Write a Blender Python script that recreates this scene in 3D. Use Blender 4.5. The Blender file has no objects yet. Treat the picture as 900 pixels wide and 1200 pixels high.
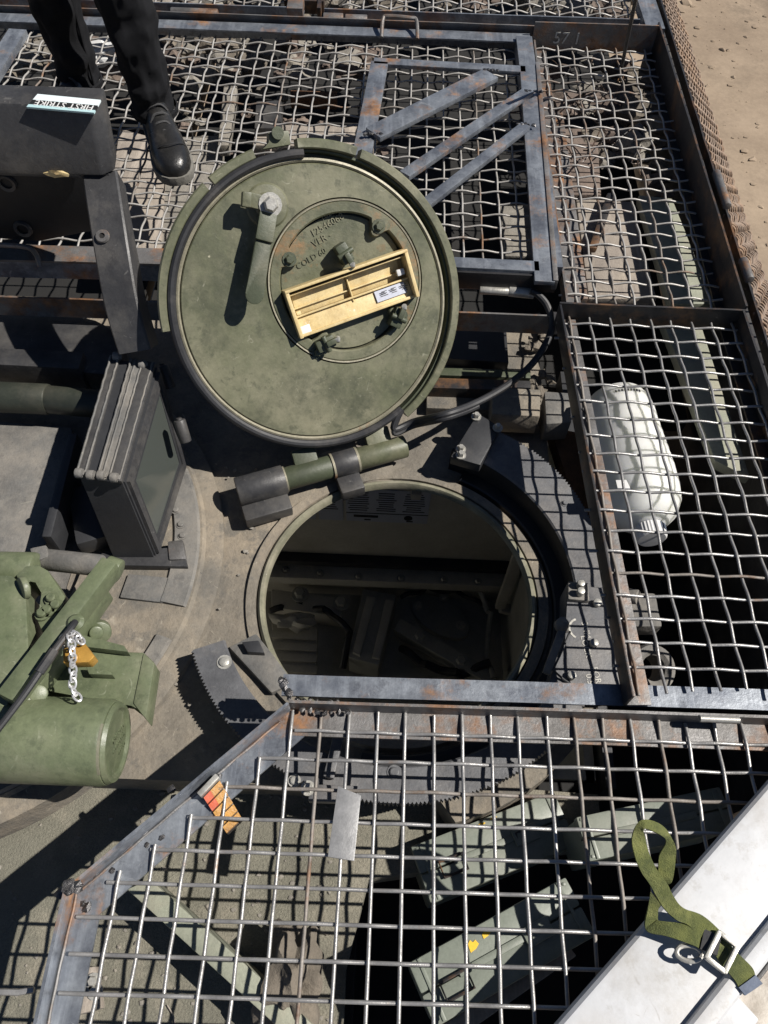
import bpy, bmesh, math, random
from mathutils import Vector as V, Matrix as M, noise as NZ
rnd = random.Random(7)
SC = bpy.context.scene
COL = SC.collection
R = math.radians
# ------------------------------------------------------------------ camera, sky, sun, exposure
TH, RO, FP, CZ = R(58.5), R(2.4), 902.0, 1.52
FW = V((0, math.cos(TH), -math.sin(TH)))
_R, _U = V((1, 0, 0)), V((0, math.sin(TH), math.cos(TH)))
RT = _R*math.cos(RO) + _U*math.sin(RO)
UP = _U*math.cos(RO) - _R*math.sin(RO)
CAM = V((0, 0, CZ))
cd = bpy.data.cameras.new('camera'); co = bpy.data.objects.new('camera', cd); COL.objects.link(co)
m3 = M((RT, UP, -FW)).transposed()
co.matrix_world = M.Translation(CAM) @ m3.to_4x4()
cd.sensor_fit = 'VERTICAL'; cd.sensor_height = 36; cd.sensor_width = 36; cd.lens = FP/1200*36
cd.clip_start = 0.02; cd.clip_end = 2000
SC.camera = co
SUN = V((1, 0.0, 1.2)).normalized()
w = bpy.data.worlds.new('World'); SC.world = w; w.use_nodes = True
nt = w.node_tree; bg = nt.nodes['Background']
sk = nt.nodes.new('ShaderNodeTexSky'); sk.sky_type = 'NISHITA'; sk.sun_disc = False
sk.sun_elevation = math.asin(SUN.z); sk.sun_rotation = R(90)
sk.air_density = 0.6; sk.dust_density = 0.4; sk.altitude = 1500
nt.links.new(sk.outputs[0], bg.inputs[0]); bg.inputs[1].default_value = 0.05
sl = bpy.data.lights.new('sun', 'SUN'); sl.energy = 5.0; sl.angle = R(0.5); sl.color = (1, 0.95, 0.88)
so = bpy.data.objects.new('sun', sl); COL.objects.link(so)
so.rotation_euler = SUN.to_track_quat('Z', 'Y').to_euler(); so.location = (5, 0, 6)
SC.view_settings.view_transform = 'Standard'; SC.view_settings.look = 'None'
SC.view_settings.exposure = 0.48; SC.view_settings.gamma = 1; SC.view_settings.use_curve_mapping = False

# ------------------------------------------------------------------ measuring helpers (photo pixel -> point on a real plane)
def ray(x, y): return FW + RT*((x-450)/FP) + UP*((600-y)/FP)
def at(x, y, z):
    d = ray(x, y); return CAM + d*((z-CZ)/d.z)
def onp(x, y, c, n):
    d = ray(x, y); return CAM + d*((c-CAM).dot(n)/d.dot(n))

# ------------------------------------------------------------------ materials
MT = {}
def mat(name, c1, c2=None, sc=6.0, rough=0.6, metal=0.0, rust=0.0, rustcol=((0.16, 0.06, 0.025), (0.36, 0.16, 0.06)),
        dust=0.0, dustcol=(0.34, 0.29, 0.22), bump=0.15, bsc=120.0, chips=0.0, chipcol=(0.45, 0.42, 0.34), spec=0.5, streak=0.0, sub=0.0, fine=0.35, blot=None, scr=0.0, scrcol=None, warp=0.0):
    m = bpy.data.materials.new(name); m.use_nodes = True
    t = m.node_tree; N = t.nodes; Lk = t.links
    b = N['Principled BSDF']
    g = N.new('ShaderNodeNewGeometry')
    def noise(s, det=4, ro=0.6, off=0.0, vec=None):
        n = N.new('ShaderNodeTexNoise'); n.inputs['Scale'].default_value = s
        n.inputs['Detail'].default_value = det; n.inputs['Roughness'].default_value = ro
        v = vec or g.outputs['Position']
        if off:
            a = N.new('ShaderNodeVectorMath'); a.operation = 'ADD'; a.inputs[1].default_value = (off, off*1.7, off*0.6)
            Lk.new(v, a.inputs[0]); v = a.outputs[0]
        Lk.new(v, n.inputs['Vector']); return n.outputs['Fac']
    def ramp(f, lo, hi):
        r = N.new('ShaderNodeMapRange'); r.inputs['From Min'].default_value = lo; r.inputs['From Max'].default_value = hi
        r.clamp = True; Lk.new(f, r.inputs['Value']); return r.outputs[0]
    def mul(f, k):
        r = N.new('ShaderNodeMath'); r.operation = 'MULTIPLY'; Lk.new(f, r.inputs[0])
        if isinstance(k, float): r.inputs[1].default_value = k
        else: Lk.new(k, r.inputs[1])
        return r.outputs[0]
    def mix(f, a, bb):
        x = N.new('ShaderNodeMix'); x.data_type = 'RGBA'; Lk.new(f, x.inputs[0])
        for s, i in ((a, 6), (bb, 7)):
            if isinstance(s, tuple): x.inputs[i].default_value = (*s, 1)
            else: Lk.new(s, x.inputs[i])
        return x.outputs[2]
    c2 = c2 or tuple(v*0.7 for v in c1)
    col = mix(ramp(noise(sc, 6, 0.65), 0.32, 0.68), c1, c2)
    fn = ramp(noise(bsc*1.7, 3, 0.7, 2.3), 0.25, 0.75)
    col = mix(mul(fn, fine), col, tuple(v*0.45 for v in c2))
    if streak:
        mp = N.new('ShaderNodeMapping'); mp.inputs['Scale'].default_value = (40, 3, 40); Lk.new(g.outputs['Position'], mp.inputs[0])
        col = mix(mul(ramp(noise(1.0, 4, 0.7, 0, mp.outputs[0]), 0.5, 0.75), streak), col, tuple(min(1, v*1.9) for v in c1))
    if dust:
        f = mul(ramp(noise(sc*0.7+1, 8, 0.7, 5.0), 0.62-0.35*dust, 0.85-0.25*dust), min(1.0, 0.35+dust*0.6))
        col = mix(f, col, dustcol)
    if blot:
        bcol, amt, bs = blot
        col = mix(mul(ramp(noise(bs, 9, 0.72, 11.3), 0.50, 0.66), amt), col, bcol)
        col = mix(mul(ramp(noise(bs*3.1, 9, 0.75, 4.4), 0.55, 0.62), amt*0.7), col, bcol)
    if scr:
        sm = None
        for k_, ss in enumerate((5.0, 11.0, 17.0)):
            d_ = N.new('ShaderNodeMath'); d_.operation = 'SUBTRACT'; d_.inputs[1].default_value = 0.5; Lk.new(noise(ss, 2, 0.5, 20.0+k_*3), d_.inputs[0])
            a_ = N.new('ShaderNodeMath'); a_.operation = 'ABSOLUTE'; Lk.new(d_.outputs[0], a_.inputs[0])
            f_ = mul(ramp(a_.outputs[0], 0.006, 0.001), ramp(noise(ss*2.2, 5, 0.75, 31.0+k_), 0.56, 0.66))
            col = mix(mul(f_, scr), col, scrcol or (0.42, 0.40, 0.32))
    rf = None
    if rust:
        rc = mix(ramp(noise(28, 5, 0.7, 9.0), 0.35, 0.65), rustcol[0], rustcol[1])
        rf = ramp(noise(7.5, 9, 0.72, 3.1), 0.70-0.40*rust, 0.80-0.36*rust)
        col = mix(rf, col, rc)
    if chips:
        cf = ramp(noise(26, 8, 0.75, 7.7), 0.74-0.16*chips, 0.77-0.16*chips)
        col = mix(cf, col, chipcol)
    Lk.new(col, b.inputs['Base Color'])
    rr = N.new('ShaderNodeMapRange'); rr.inputs['To Min'].default_value = max(0.05, rough-0.14); rr.inputs['To Max'].default_value = min(1, rough+0.16)
    Lk.new(noise(sc*3, 5, 0.6, 1.1), rr.inputs['Value']); Lk.new(rr.outputs[0], b.inputs['Roughness'])
    if rf is not None and metal:
        inv = N.new('ShaderNodeMath'); inv.operation = 'SUBTRACT'; inv.inputs[0].default_value = 1; Lk.new(rf, inv.inputs[1])
        Lk.new(mul(inv.outputs[0], metal), b.inputs['Metallic'])
    else: b.inputs['Metallic'].default_value = metal
    b.inputs['Specular IOR Level'].default_value = spec
    if sub:
        b.inputs['Subsurface Weight'].default_value = sub; b.inputs['Subsurface Radius'].default_value = (0.06, 0.06, 0.05); b.inputs['Subsurface Scale'].default_value = 1.0
    if bump:
        bp = N.new('ShaderNodeBump'); bp.inputs['Strength'].default_value = bump; bp.inputs['Distance'].default_value = 0.004
        Lk.new(noise(bsc, 6, 0.7, 0.7), bp.inputs['Height'])
        if warp:
            b2 = N.new('ShaderNodeBump'); b2.inputs['Strength'].default_value = warp; b2.inputs['Distance'].default_value = 0.012
            Lk.new(noise(14, 4, 0.55, 6.6), b2.inputs['Height']); Lk.new(b2.outputs[0], bp.inputs['Normal'])
        Lk.new(bp.outputs[0], b.inputs['Normal'])
    MT[name] = m; return m
STEEL = mat('mill_steel', (0.33, 0.355, 0.385), (0.13, 0.145, 0.175), 12, 0.38, 0.5, rust=0.44, rustcol=((0.10, 0.06, 0.04), (0.30, 0.16, 0.08)), bump=0.16, bsc=90, streak=0.3, blot=((0.065, 0.07, 0.085), 0.6, 9.0), chips=0.15, chipcol=(0.5, 0.49, 0.47), scr=0.5, scrcol=(0.5, 0.5, 0.5))
STEELR = mat('rusty_steel', (0.24, 0.235, 0.235), (0.10, 0.095, 0.09), 10, 0.5, 0.4, rust=0.58, rustcol=((0.07, 0.040, 0.026), (0.25, 0.125, 0.058)), bump=0.3, bsc=120, chips=0.2, chipcol=(0.42, 0.41, 0.40))
DARKST = mat('dark_steel', (0.06, 0.058, 0.058), (0.025, 0.025, 0.028), 8, 0.45, 0.4, rust=0.5, rustcol=((0.06, 0.035, 0.02), (0.16, 0.08, 0.035)), bump=0.15)
WIRE = mat('galvanised_wire', (0.43, 0.425, 0.415), (0.25, 0.245, 0.24), 16, 0.34, 0.45, rust=0.22, rustcol=((0.10, 0.06, 0.04), (0.28, 0.16, 0.08)), bump=0.2, bsc=200)
WIRER = mat('weathered_wire', (0.50, 0.485, 0.46), (0.31, 0.295, 0.275), 14, 0.45, 0.25, rust=0.30, rustcol=((0.08, 0.05, 0.035), (0.22, 0.13, 0.075)), bump=0.2, bsc=200)
RUSTW = mat('rusty_wire', (0.30, 0.23, 0.18), (0.16, 0.115, 0.085), 20, 0.8, 0.0, rust=0.6, rustcol=((0.15, 0.09, 0.06), (0.33, 0.23, 0.15)), bump=0.2)
WELD = mat('weld_metal', (0.20, 0.195, 0.195), (0.05, 0.047, 0.047), 60, 0.35, 0.8, rust=0.12, bump=0.4, bsc=260)
TAN = mat('dusty_armour', (0.235, 0.207, 0.165), (0.115, 0.104, 0.088), 7, 0.85, dust=0.55, dustcol=(0.315, 0.258, 0.187), bump=0.7, bsc=75, chips=0.42, chipcol=(0.06, 0.06, 0.057), blot=((0.085, 0.083, 0.077), 0.8, 4.5), scr=0.4, scrcol=(0.48, 0.44, 0.36), warp=0.5)
GREYA = mat('grey_armour', (0.165, 0.163, 0.155), (0.09, 0.09, 0.088), 6, 0.75, dust=0.6, dustcol=(0.27, 0.24, 0.20), bump=0.45, bsc=80, chips=0.25, chipcol=(0.32, 0.29, 0.24), blot=((0.055, 0.055, 0.055), 0.6, 6.0), scr=0.24, warp=0.2)
DECK = mat('nonskid_deck', (0.29, 0.275, 0.215), (0.165, 0.158, 0.125), 9, 0.95, dust=0.4, dustcol=(0.40, 0.35, 0.275), bump=1.0, bsc=210, fine=0.85, blot=((0.15, 0.145, 0.115), 0.7, 5.0), warp=0.15)
BLACK = mat('black_paint', (0.036, 0.037, 0.040), (0.022, 0.023, 0.026), 6, 0.48, dust=0.22, dustcol=(0.12, 0.11, 0.10), bump=0.14, bsc=90, chips=0.08)
BLACKD = mat('dusty_black_paint', (0.058, 0.058, 0.060), (0.028, 0.028, 0.030), 7, 0.46, dust=0.5, dustcol=(0.135, 0.125, 0.11), bump=0.2, bsc=90, chips=0.27, chipcol=(0.33, 0.30, 0.25), blot=((0.018, 0.018, 0.02), 0.5, 8.0), scr=0.35, scrcol=(0.30, 0.29, 0.27))
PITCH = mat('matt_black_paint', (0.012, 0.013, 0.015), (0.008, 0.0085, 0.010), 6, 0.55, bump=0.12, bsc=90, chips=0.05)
GUNB = mat('dark_gun_metal', (0.042, 0.048, 0.036), (0.025, 0.029, 0.023), 8, 0.45, 0.2, dust=0.3, dustcol=(0.12, 0.11, 0.085), bump=0.15)
VOID = mat('near_black_hull', (0.014, 0.013, 0.012), (0.008, 0.008, 0.008), 6, 0.9, bump=0.2)  # even near-black for pit floor, rear deck and hole plug
GEAR = mat('black_gear_plate', (0.135, 0.138, 0.146), (0.075, 0.077, 0.084), 9, 0.5, dust=0.45, dustcol=(0.22, 0.20, 0.18), bump=0.25, bsc=150, chips=0.25, chipcol=(0.03, 0.03, 0.03), blot=((0.035, 0.036, 0.04), 0.5, 8.0), scr=0.3, scrcol=(0.3, 0.29, 0.27))
OLIVE = mat('olive_lid_paint', (0.122, 0.128, 0.074), (0.074, 0.081, 0.047), 6, 0.48, dust=0.6, dustcol=(0.26, 0.242, 0.168), bump=0.16, bsc=60, chips=0.36, chipcol=(0.36, 0.34, 0.25), blot=((0.050, 0.055, 0.034), 0.8, 8.0), scr=0.45, scrcol=(0.36, 0.35, 0.27), warp=0.08, streak=0.16)
OLIVER = mat('rust_stained_olive', (0.122, 0.128, 0.074), (0.074, 0.081, 0.047), 8, 0.48, rust=0.42, rustcol=((0.13, 0.085, 0.04), (0.28, 0.15, 0.065)), dust=0.5, dustcol=(0.24, 0.225, 0.155), bump=0.25, bsc=70, chips=0.25, chipcol=(0.36, 0.34, 0.25), blot=((0.045, 0.05, 0.03), 0.7, 12.0))
OLIVED = mat('dark_olive_paint', (0.075, 0.088, 0.052), (0.045, 0.053, 0.033), 8, 0.5, dust=0.3, dustcol=(0.2, 0.18, 0.12), bump=0.2, chips=0.18)
GREEN = mat('green_mount_paint', (0.145, 0.168, 0.096), (0.092, 0.112, 0.063), 7, 0.42, dust=0.45, dustcol=(0.235, 0.232, 0.165), bump=0.2, bsc=60, chips=0.27, chipcol=(0.48, 0.48, 0.40), blot=((0.055, 0.068, 0.040), 0.65, 10.0), scr=0.3, scrcol=(0.40, 0.41, 0.32), warp=0.1)
WORN = mat('worn_bare_edge', (0.36, 0.33, 0.25), (0.22, 0.21, 0.15), 30, 0.5, 0.2, rust=0.25, bump=0.25, bsc=160, chips=0.3, chipcol=(0.09, 0.10, 0.06))
RIMP = mat('pale_green_rim', (0.25, 0.24, 0.17), (0.12, 0.12, 0.085), 14, 0.5, dust=0.4, dustcol=(0.36, 0.32, 0.25), bump=0.2, chips=0.34, chipcol=(0.55, 0.52, 0.45))
YEL = mat('cream_yellow_paint', (0.70, 0.58, 0.33), (0.60, 0.45, 0.20), 18, 0.5, rust=0.38, rustcol=((0.34, 0.22, 0.09), (0.58, 0.39, 0.18)), bump=0.2, chips=0.36, chipcol=(0.70, 0.64, 0.52), scr=0.5, scrcol=(0.25, 0.16, 0.08), blot=((0.36, 0.25, 0.11), 0.5, 20.0))
RUBBER = mat('black_rubber', (0.028, 0.029, 0.032), (0.016, 0.016, 0.018), 12, 0.5, dust=0.25, dustcol=(0.12, 0.11, 0.1), bump=0.1)
GALV = mat('bright_bolt', (0.55, 0.54, 0.50), (0.35, 0.34, 0.31), 30, 0.4, 0.5, rust=0.2, bump=0.2)
AMMO = mat('grey_green_box_paint', (0.215, 0.238, 0.198), (0.16, 0.178, 0.148), 7, 0.42, dust=0.3, dustcol=(0.33, 0.32, 0.27), bump=0.1, chips=0.2, chipcol=(0.12, 0.11, 0.08), blot=((0.15, 0.165, 0.14), 0.4, 9.0), scr=0.28, scrcol=(0.12, 0.12, 0.10))
WHITEP = mat('milky_plastic', (0.66, 0.67, 0.65), (0.60, 0.60, 0.57), 8, 0.42, bump=0.05, sub=0.8, fine=0.05)
CAPW = mat('white_cap', (0.65, 0.65, 0.64), (0.56, 0.56, 0.56), 9, 0.4, bump=0.05, fine=0.1)
COOL = mat('white_cooler_plastic', (0.52, 0.53, 0.545), (0.45, 0.46, 0.475), 5, 0.5, dust=0.35, dustcol=(0.37, 0.33, 0.28), bump=0.1, bsc=40, fine=0.15, blot=((0.27, 0.25, 0.22), 0.45, 7.0), scr=0.5, scrcol=(0.24, 0.22, 0.2), chips=0.12, chipcol=(0.2, 0.18, 0.16))
COOLD = mat('grimy_cooler_plastic', (0.47, 0.43, 0.37), (0.30, 0.26, 0.22), 9, 0.5, dust=0.5, dustcol=(0.30, 0.25, 0.19), bump=0.3, fine=0.25, blot=((0.14, 0.11, 0.085), 0.75, 8.0))
STRAP = mat('green_webbing', (0.165, 0.18, 0.048), (0.06, 0.075, 0.022), 30, 0.85, dust=0.35, dustcol=(0.30, 0.30, 0.11), bump=0.8, bsc=420, blot=((0.045, 0.06, 0.018), 0.6, 26.0))
BLUET = mat('blue_tape', (0.12, 0.15, 0.21), (0.075, 0.095, 0.14), 30, 0.7, bump=0.3)
DENIM = mat('black_denim', (0.011, 0.0115, 0.0135), (0.006, 0.0063, 0.008), 12, 0.85, bump=0.7, bsc=420, spec=0.22, warp=0.3)
LEATH = mat('black_leather', (0.022, 0.0215, 0.0215), (0.012, 0.012, 0.012), 14, 0.30, bump=0.25, bsc=120, dust=0.3, dustcol=(0.10, 0.09, 0.08), warp=0.15)
LACE = mat('dark_grey_lace', (0.06, 0.06, 0.062), (0.035, 0.035, 0.036), 30, 0.9, bump=0.5, bsc=300)
WIRED = mat('dull_rusting_wire', (0.30, 0.275, 0.25), (0.17, 0.15, 0.13), 18, 0.6, 0.25, rust=0.5, rustcol=((0.09, 0.055, 0.035), (0.24, 0.13, 0.07)), bump=0.3, bsc=200)
SOLE = mat('grey_sole', (0.20, 0.19, 0.17), (0.12, 0.115, 0.10), 20, 0.8, bump=0.3)
BRASS = mat('brass_padlock', (0.58, 0.33, 0.07), (0.44, 0.24, 0.05), 15, 0.4, 0.45, bump=0.1)
CHAINM = mat('bright_chain', (0.72, 0.72, 0.72), (0.55, 0.55, 0.55), 20, 0.3, 0.6, bump=0.05)
PAPER = mat('paper', (0.55, 0.58, 0.66), (0.48, 0.50, 0.57), 6, 0.8, bump=0.0)
STICK = mat('white_sticker', (0.70, 0.77, 0.79), (0.58, 0.68, 0.70), 9, 0.4, bump=0.05, fine=0.1)
STICKB = mat('cyan_sticker', (0.42, 0.60, 0.62), (0.36, 0.52, 0.55), 9, 0.4, bump=0.05, fine=0.1)
INK = mat('black_ink', (0.015, 0.015, 0.016), None, 6, 0.6, bump=0.0)
WHINK = mat('white_paint_marks', (0.62, 0.60, 0.54), (0.35, 0.34, 0.31), 60, 0.7, bump=0.0)
INT = mat('interior_white_paint', (0.68, 0.65, 0.57), (0.50, 0.47, 0.40), 5, 0.5, dust=0.3, dustcol=(0.3, 0.27, 0.22), bump=0.15, chips=0.3, chipcol=(0.05, 0.05, 0.05))
INTD = mat('interior_dark_paint', (0.55, 0.54, 0.49), (0.33, 0.325, 0.29), 6, 0.5, dust=0.3, dustcol=(0.4, 0.36, 0.3), bump=0.15, chips=0.35, chipcol=(0.05, 0.05, 0.05))
SAND = mat('sandy_soil', (0.33, 0.255, 0.18), (0.22, 0.165, 0.115), 0.8, 0.95, dust=0.4, dustcol=(0.36, 0.28, 0.20), bump=0.9, bsc=14, blot=((0.13, 0.10, 0.07), 0.7, 0.5))
EARTH = mat('dark_earth', (0.15, 0.11, 0.075), (0.075, 0.056, 0.04), 1.2, 0.95, bump=0.9, bsc=7)
WOODG = mat('weathered_board', (0.33, 0.29, 0.245), (0.22, 0.19, 0.165), 12, 0.9, dust=0.4, bump=0.5, bsc=90, streak=0.4)
STONEP = mat('reddish_stone', (0.19, 0.145, 0.12), (0.10, 0.078, 0.066), 10, 0.95, dust=0.4, dustcol=(0.27, 0.21, 0.165), bump=0.9, bsc=60)
STONEG = mat('pale_stone', (0.29, 0.268, 0.23), (0.165, 0.152, 0.132), 10, 0.95, dust=0.3, bump=0.9, bsc=60)
CLOTH = mat('dirty_cloth', (0.21, 0.18, 0.145), (0.115, 0.10, 0.08), 14, 0.95, dust=0.3, dustcol=(0.27, 0.225, 0.17), bump=0.8, bsc=160, warp=0.5)
ORANGE = mat('orange_reflector', (0.50, 0.25, 0.03), (0.34, 0.15, 0.02), 30, 0.35, bump=0.2, blot=((0.06, 0.035, 0.02), 0.8, 26.0))
REDR = mat('red_reflector', (0.55, 0.085, 0.02), (0.36, 0.06, 0.02), 20, 0.35, bump=0.1)
YELM = mat('yellow_paint_mark', (0.80, 0.50, 0.02), (0.7, 0.42, 0.02), 20, 0.6, bump=0.0)
TAGM = mat('bare_steel_tag', (0.42, 0.42, 0.42), (0.29, 0.29, 0.29), 16, 0.4, 0.5, rust=0.22, rustcol=((0.35, 0.26, 0.15), (0.5, 0.38, 0.22)), bump=0.15)
RUSTG = mat('rusty_grit', (0.17, 0.085, 0.04), (0.09, 0.045, 0.025), 30, 0.95, bump=0.9, bsc=160)
gm = bpy.data.materials.new('tinted_glass'); gm.use_nodes = True
_b = gm.node_tree.nodes['Principled BSDF']; _b.inputs['Base Color'].default_value = (0.055, 0.062, 0.056, 1); _b.inputs['Roughness'].default_value = 0.16
_b.inputs['Specular IOR Level'].default_value = 0.75
GLASS = gm
pm = mat('pale_grey_green_plate', (0.31, 0.325, 0.25), (0.20, 0.21, 0.165), 8, 0.6, dust=0.4, bump=0.3, chips=0.25, chipcol=(0.45, 0.36, 0.22), scr=0.20)

# ------------------------------------------------------------------ object helpers
def thing(name, loc, label, cat, group=None):
    o = bpy.data.objects.new(name, None); COL.objects.link(o); o.location = loc
    o.empty_display_size = 0.05
    o['label'] = label; o['category'] = cat
    if group: o['group'] = group
    return o
def root_loc(p):
    while p.parent: p = p.parent
    return p.location.copy()
def obj(name, bm, m, parent=None, label=None, kind=None, loc=None, smooth=True, sharp=0.6):
    """link a world-space bmesh as one object under parent (roots are never rotated)"""
    bmesh.ops.recalc_face_normals(bm, faces=bm.faces)
    base = root_loc(parent) if parent else (V(loc) if loc is not None else V((0, 0, 0)))
    bmesh.ops.translate(bm, verts=bm.verts, vec=-base)
    for f in bm.faces: f.smooth = smooth
    if smooth:
        for e in bm.edges:
            if len(e.link_faces) == 2 and e.calc_face_angle(0) > sharp: e.smooth = False
    me = bpy.data.meshes.new(name); bm.to_mesh(me); bm.free()
    o = bpy.data.objects.new(name, me); COL.objects.link(o)
    me.materials.append(m)
    if parent: o.parent = parent
    else: o.location = base
    if label: o['label'] = label
    if kind: o['kind'] = kind
    return o
def B(): return bmesh.new()
def basis(x, z):
    x = V(x).normalized(); z = V(z); z = (z - x*z.dot(x)).normalized(); y = z.cross(x)
    return M((x, y, z)).transposed()
def box(bm, c, size, rot=None, bev=0.0, seg=2):
    r = bmesh.ops.create_cube(bm, size=1)
    vs = r['verts']
    bmesh.ops.scale(bm, vec=V(size), verts=vs)
    if bev:
        es = list({e for v in vs for e in v.link_edges})
        q = bmesh.ops.bevel(bm, geom=es, offset=bev, segments=seg, affect='EDGES', profile=0.6)
        vs = list({v for f in q['faces'] for v in f.verts} | {v for v in vs if v.is_valid})
    mm = M.Translation(V(c)) @ (rot.to_4x4() if rot else M.Identity(4))
    bmesh.ops.transform(bm, matrix=mm, verts=vs)
def bar(bm, p0, p1, wd, ht, up=(0, 0, 1), bev=0.0):
    p0, p1 = V(p0), V(p1); d = p1-p0
    box(bm, (p0+p1)/2, (d.length, wd, ht), basis(d, up), bev)
def tube(bm, pts, r, seg=10, cap=True, closed=False):
    pts = [V(p) for p in pts]; n = len(pts); rings = []
    prev = None
    for i, p in enumerate(pts):
        if closed: t = pts[(i+1) % n]-pts[i-1]
        else: t = pts[min(i+1, n-1)]-pts[max(i-1, 0)]
        t.normalize()
        if prev is None:
            a = V((0, 0, 1)) if abs(t.z) < 0.9 else V((1, 0, 0)); u = (a-t*a.dot(t)).normalized()
        else: u = (prev-t*prev.dot(t)).normalized()
        prev = u; v = t.cross(u)
        rr = r[i] if isinstance(r, (list, tuple)) else r
        rings.append([bm.verts.new(p+u*math.cos(6.28318*k/seg)*rr+v*math.sin(6.28318*k/seg)*rr) for k in range(seg)])
    for i in range(n if closed else n-1):
        a, b = rings[i], rings[(i+1) % n]
        for k in range(seg): bm.faces.new((a[k], a[(k+1) % seg], b[(k+1) % seg], b[k]))
    if cap and not closed: bm.faces.new(rings[0][::-1]); bm.faces.new(rings[-1])
def cyl(bm, p0, p1, r, seg=24, bev=0.0, r2=None):
    p0, p1 = V(p0), V(p1); r2 = r if r2 is None else r2
    if bev:
        d = (p1-p0).normalized()*bev
        tube(bm, [p0, p0+d*0.3, p0+d, p1-d, p1-d*0.3, p1], [r-bev, r-bev*0.3, r, r2, r2-bev*0.3, r2-bev], seg)
    else: tube(bm, [p0, p1], [r, r2], seg)
def lathe(bm, c, ax, prof, seg=64, x=None, a0=0.0, a1=6.283185, caps=True):
    """profile [(radius, height)] round axis ax through c; closed profile loop"""
    ax = V(ax).normalized(); x = V(x) if x is not None else (V((1, 0, 0)) if abs(ax.x) < 0.9 else V((0, 1, 0)))
    x = (x-ax*x.dot(ax)).normalized(); y = ax.cross(x); full = abs(a1-a0-6.283185) < 1e-4
    n = seg if full else seg+1; rings = []
    for i in range(n):
        a = a0+(a1-a0)*i/seg; d = x*math.cos(a)+y*math.sin(a)
        rings.append([bm.verts.new(V(c)+d*p[0]+ax*p[1]) for p in prof])
    k = len(prof)
    for i in range(seg):
        a, b = rings[i], rings[(i+1) % n]
        for j in range(k):
            bm.faces.new((a[j], b[j], b[(j+1) % k], a[(j+1) % k]))
    if not full and caps: bm.faces.new(rings[0]); bm.faces.new(rings[-1][::-1])
def prism(bm, top, depth, bev=0.0, direc=(0, 0, -1)):
    """polygon of 3D points extruded by depth along direc"""
    d = V(direc).normalized()*depth
    a = [bm.verts.new(V(p)) for p in top]; b = [bm.verts.new(V(p)+d) for p in top]
    n = len(a); fs = [bm.faces.new(a), bm.faces.new(b[::-1])]
    for i in range(n): fs.append(bm.faces.new((a[i], b[i], b[(i+1) % n], a[(i+1) % n])))
    if bev:
        es = list({e for f in fs for e in f.edges})
        bmesh.ops.bevel(bm, geom=es, offset=bev, segments=2, affect='EDGES', profile=0.6)
def pxpoly(pts, z): return [at(x, y, z) for x, y in pts]
def bolt(bm, c, n, r=0.008, h=0.006, hexa=True, washer=True):
    n = V(n).normalized(); c = V(c)
    if washer: tube(bm, [c, c+n*h*0.3], r*1.5, 14)
    tube(bm, [c+n*h*0.3, c+n*h*0.9, c+n*h*1.2], [r, r, r*0.75], 6 if hexa else 12)
def lump(bm, c, r, sub=2, amp=0.35, sq=(1, 1, 1), seed=0.0, fr=1.6):
    q = bmesh.ops.create_icosphere(bm, subdivisions=sub, radius=1)
    for v in q['verts']:
        k = 1+amp*NZ.noise(v.co*fr+V((seed*7.1, seed*3.3, seed)))*1.4
        v.co = V(c)+V((v.co.x*sq[0], v.co.y*sq[1], v.co.z*sq[2]))*r*k
def weld(parent, p0, p1, r=0.006, n=5):
    r *= 0.72
    bm = B(); p0, p1 = V(p0), V(p1)
    for i in range(n):
        lump(bm, p0.lerp(p1, i/max(1, n-1))+V((rnd.uniform(-1, 1), rnd.uniform(-1, 1), 0))*r*0.4, r*rnd.uniform(0.8, 1.3), 1, 0.5, (1, 1, 0.6), rnd.random()*9)
    return obj('weld_bead', bm, WELD, parent)
def lbeam(bm, p0, p1, inn, leg=0.05, fl=0.05, t=0.005, up=(0, 0, 1)):
    """angle iron: outer corner runs p0-p1, flange lies along inn, leg stands along up"""
    p0, p1 = V(p0), V(p1); inn = V(inn).normalized(); up = V(up).normalized()
    prof = [(0, 0), (fl, 0), (fl, t), (t, t), (t, leg), (0, leg)]
    n = max(1, int((p1-p0).length/0.08)); rings = []
    for i in range(n+1):
        p = p0.lerp(p1, i/n); j = V((rnd.uniform(-1, 1), rnd.uniform(-1, 1), rnd.uniform(-1, 1)))*0.0006
        rings.append([bm.verts.new(p+inn*a+up*b+j) for a, b in prof])
    for i in range(n):
        for k in range(6): bm.faces.new((rings[i][k], rings[i][(k+1) % 6], rings[i+1][(k+1) % 6], rings[i+1][k]))
    bm.faces.new(rings[0]); bm.faces.new(rings[-1][::-1])
def seam(parent, p0, p1, inn, off=0.008, up=0.0062, w=0.006):
    p0, p1 = V(p0), V(p1); i_ = V(inn).normalized(); n = max(2, int((p1-p0).length/0.012)); bm = B(); ph = rnd.random()*40
    pts = [p0.lerp(p1, k/n)+i_*(off+0.002*NZ.noise(V((k*0.3, ph, 0))))+V((0, 0, up)) for k in range(n+1)]
    tube(bm, pts, [w*0.5*(0.65+0.5*abs(NZ.noise(V((k*0.25, ph, 5))))) for k in range(n+1)], 6)
    return obj('rust_seam', bm, STEELR, parent)
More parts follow.
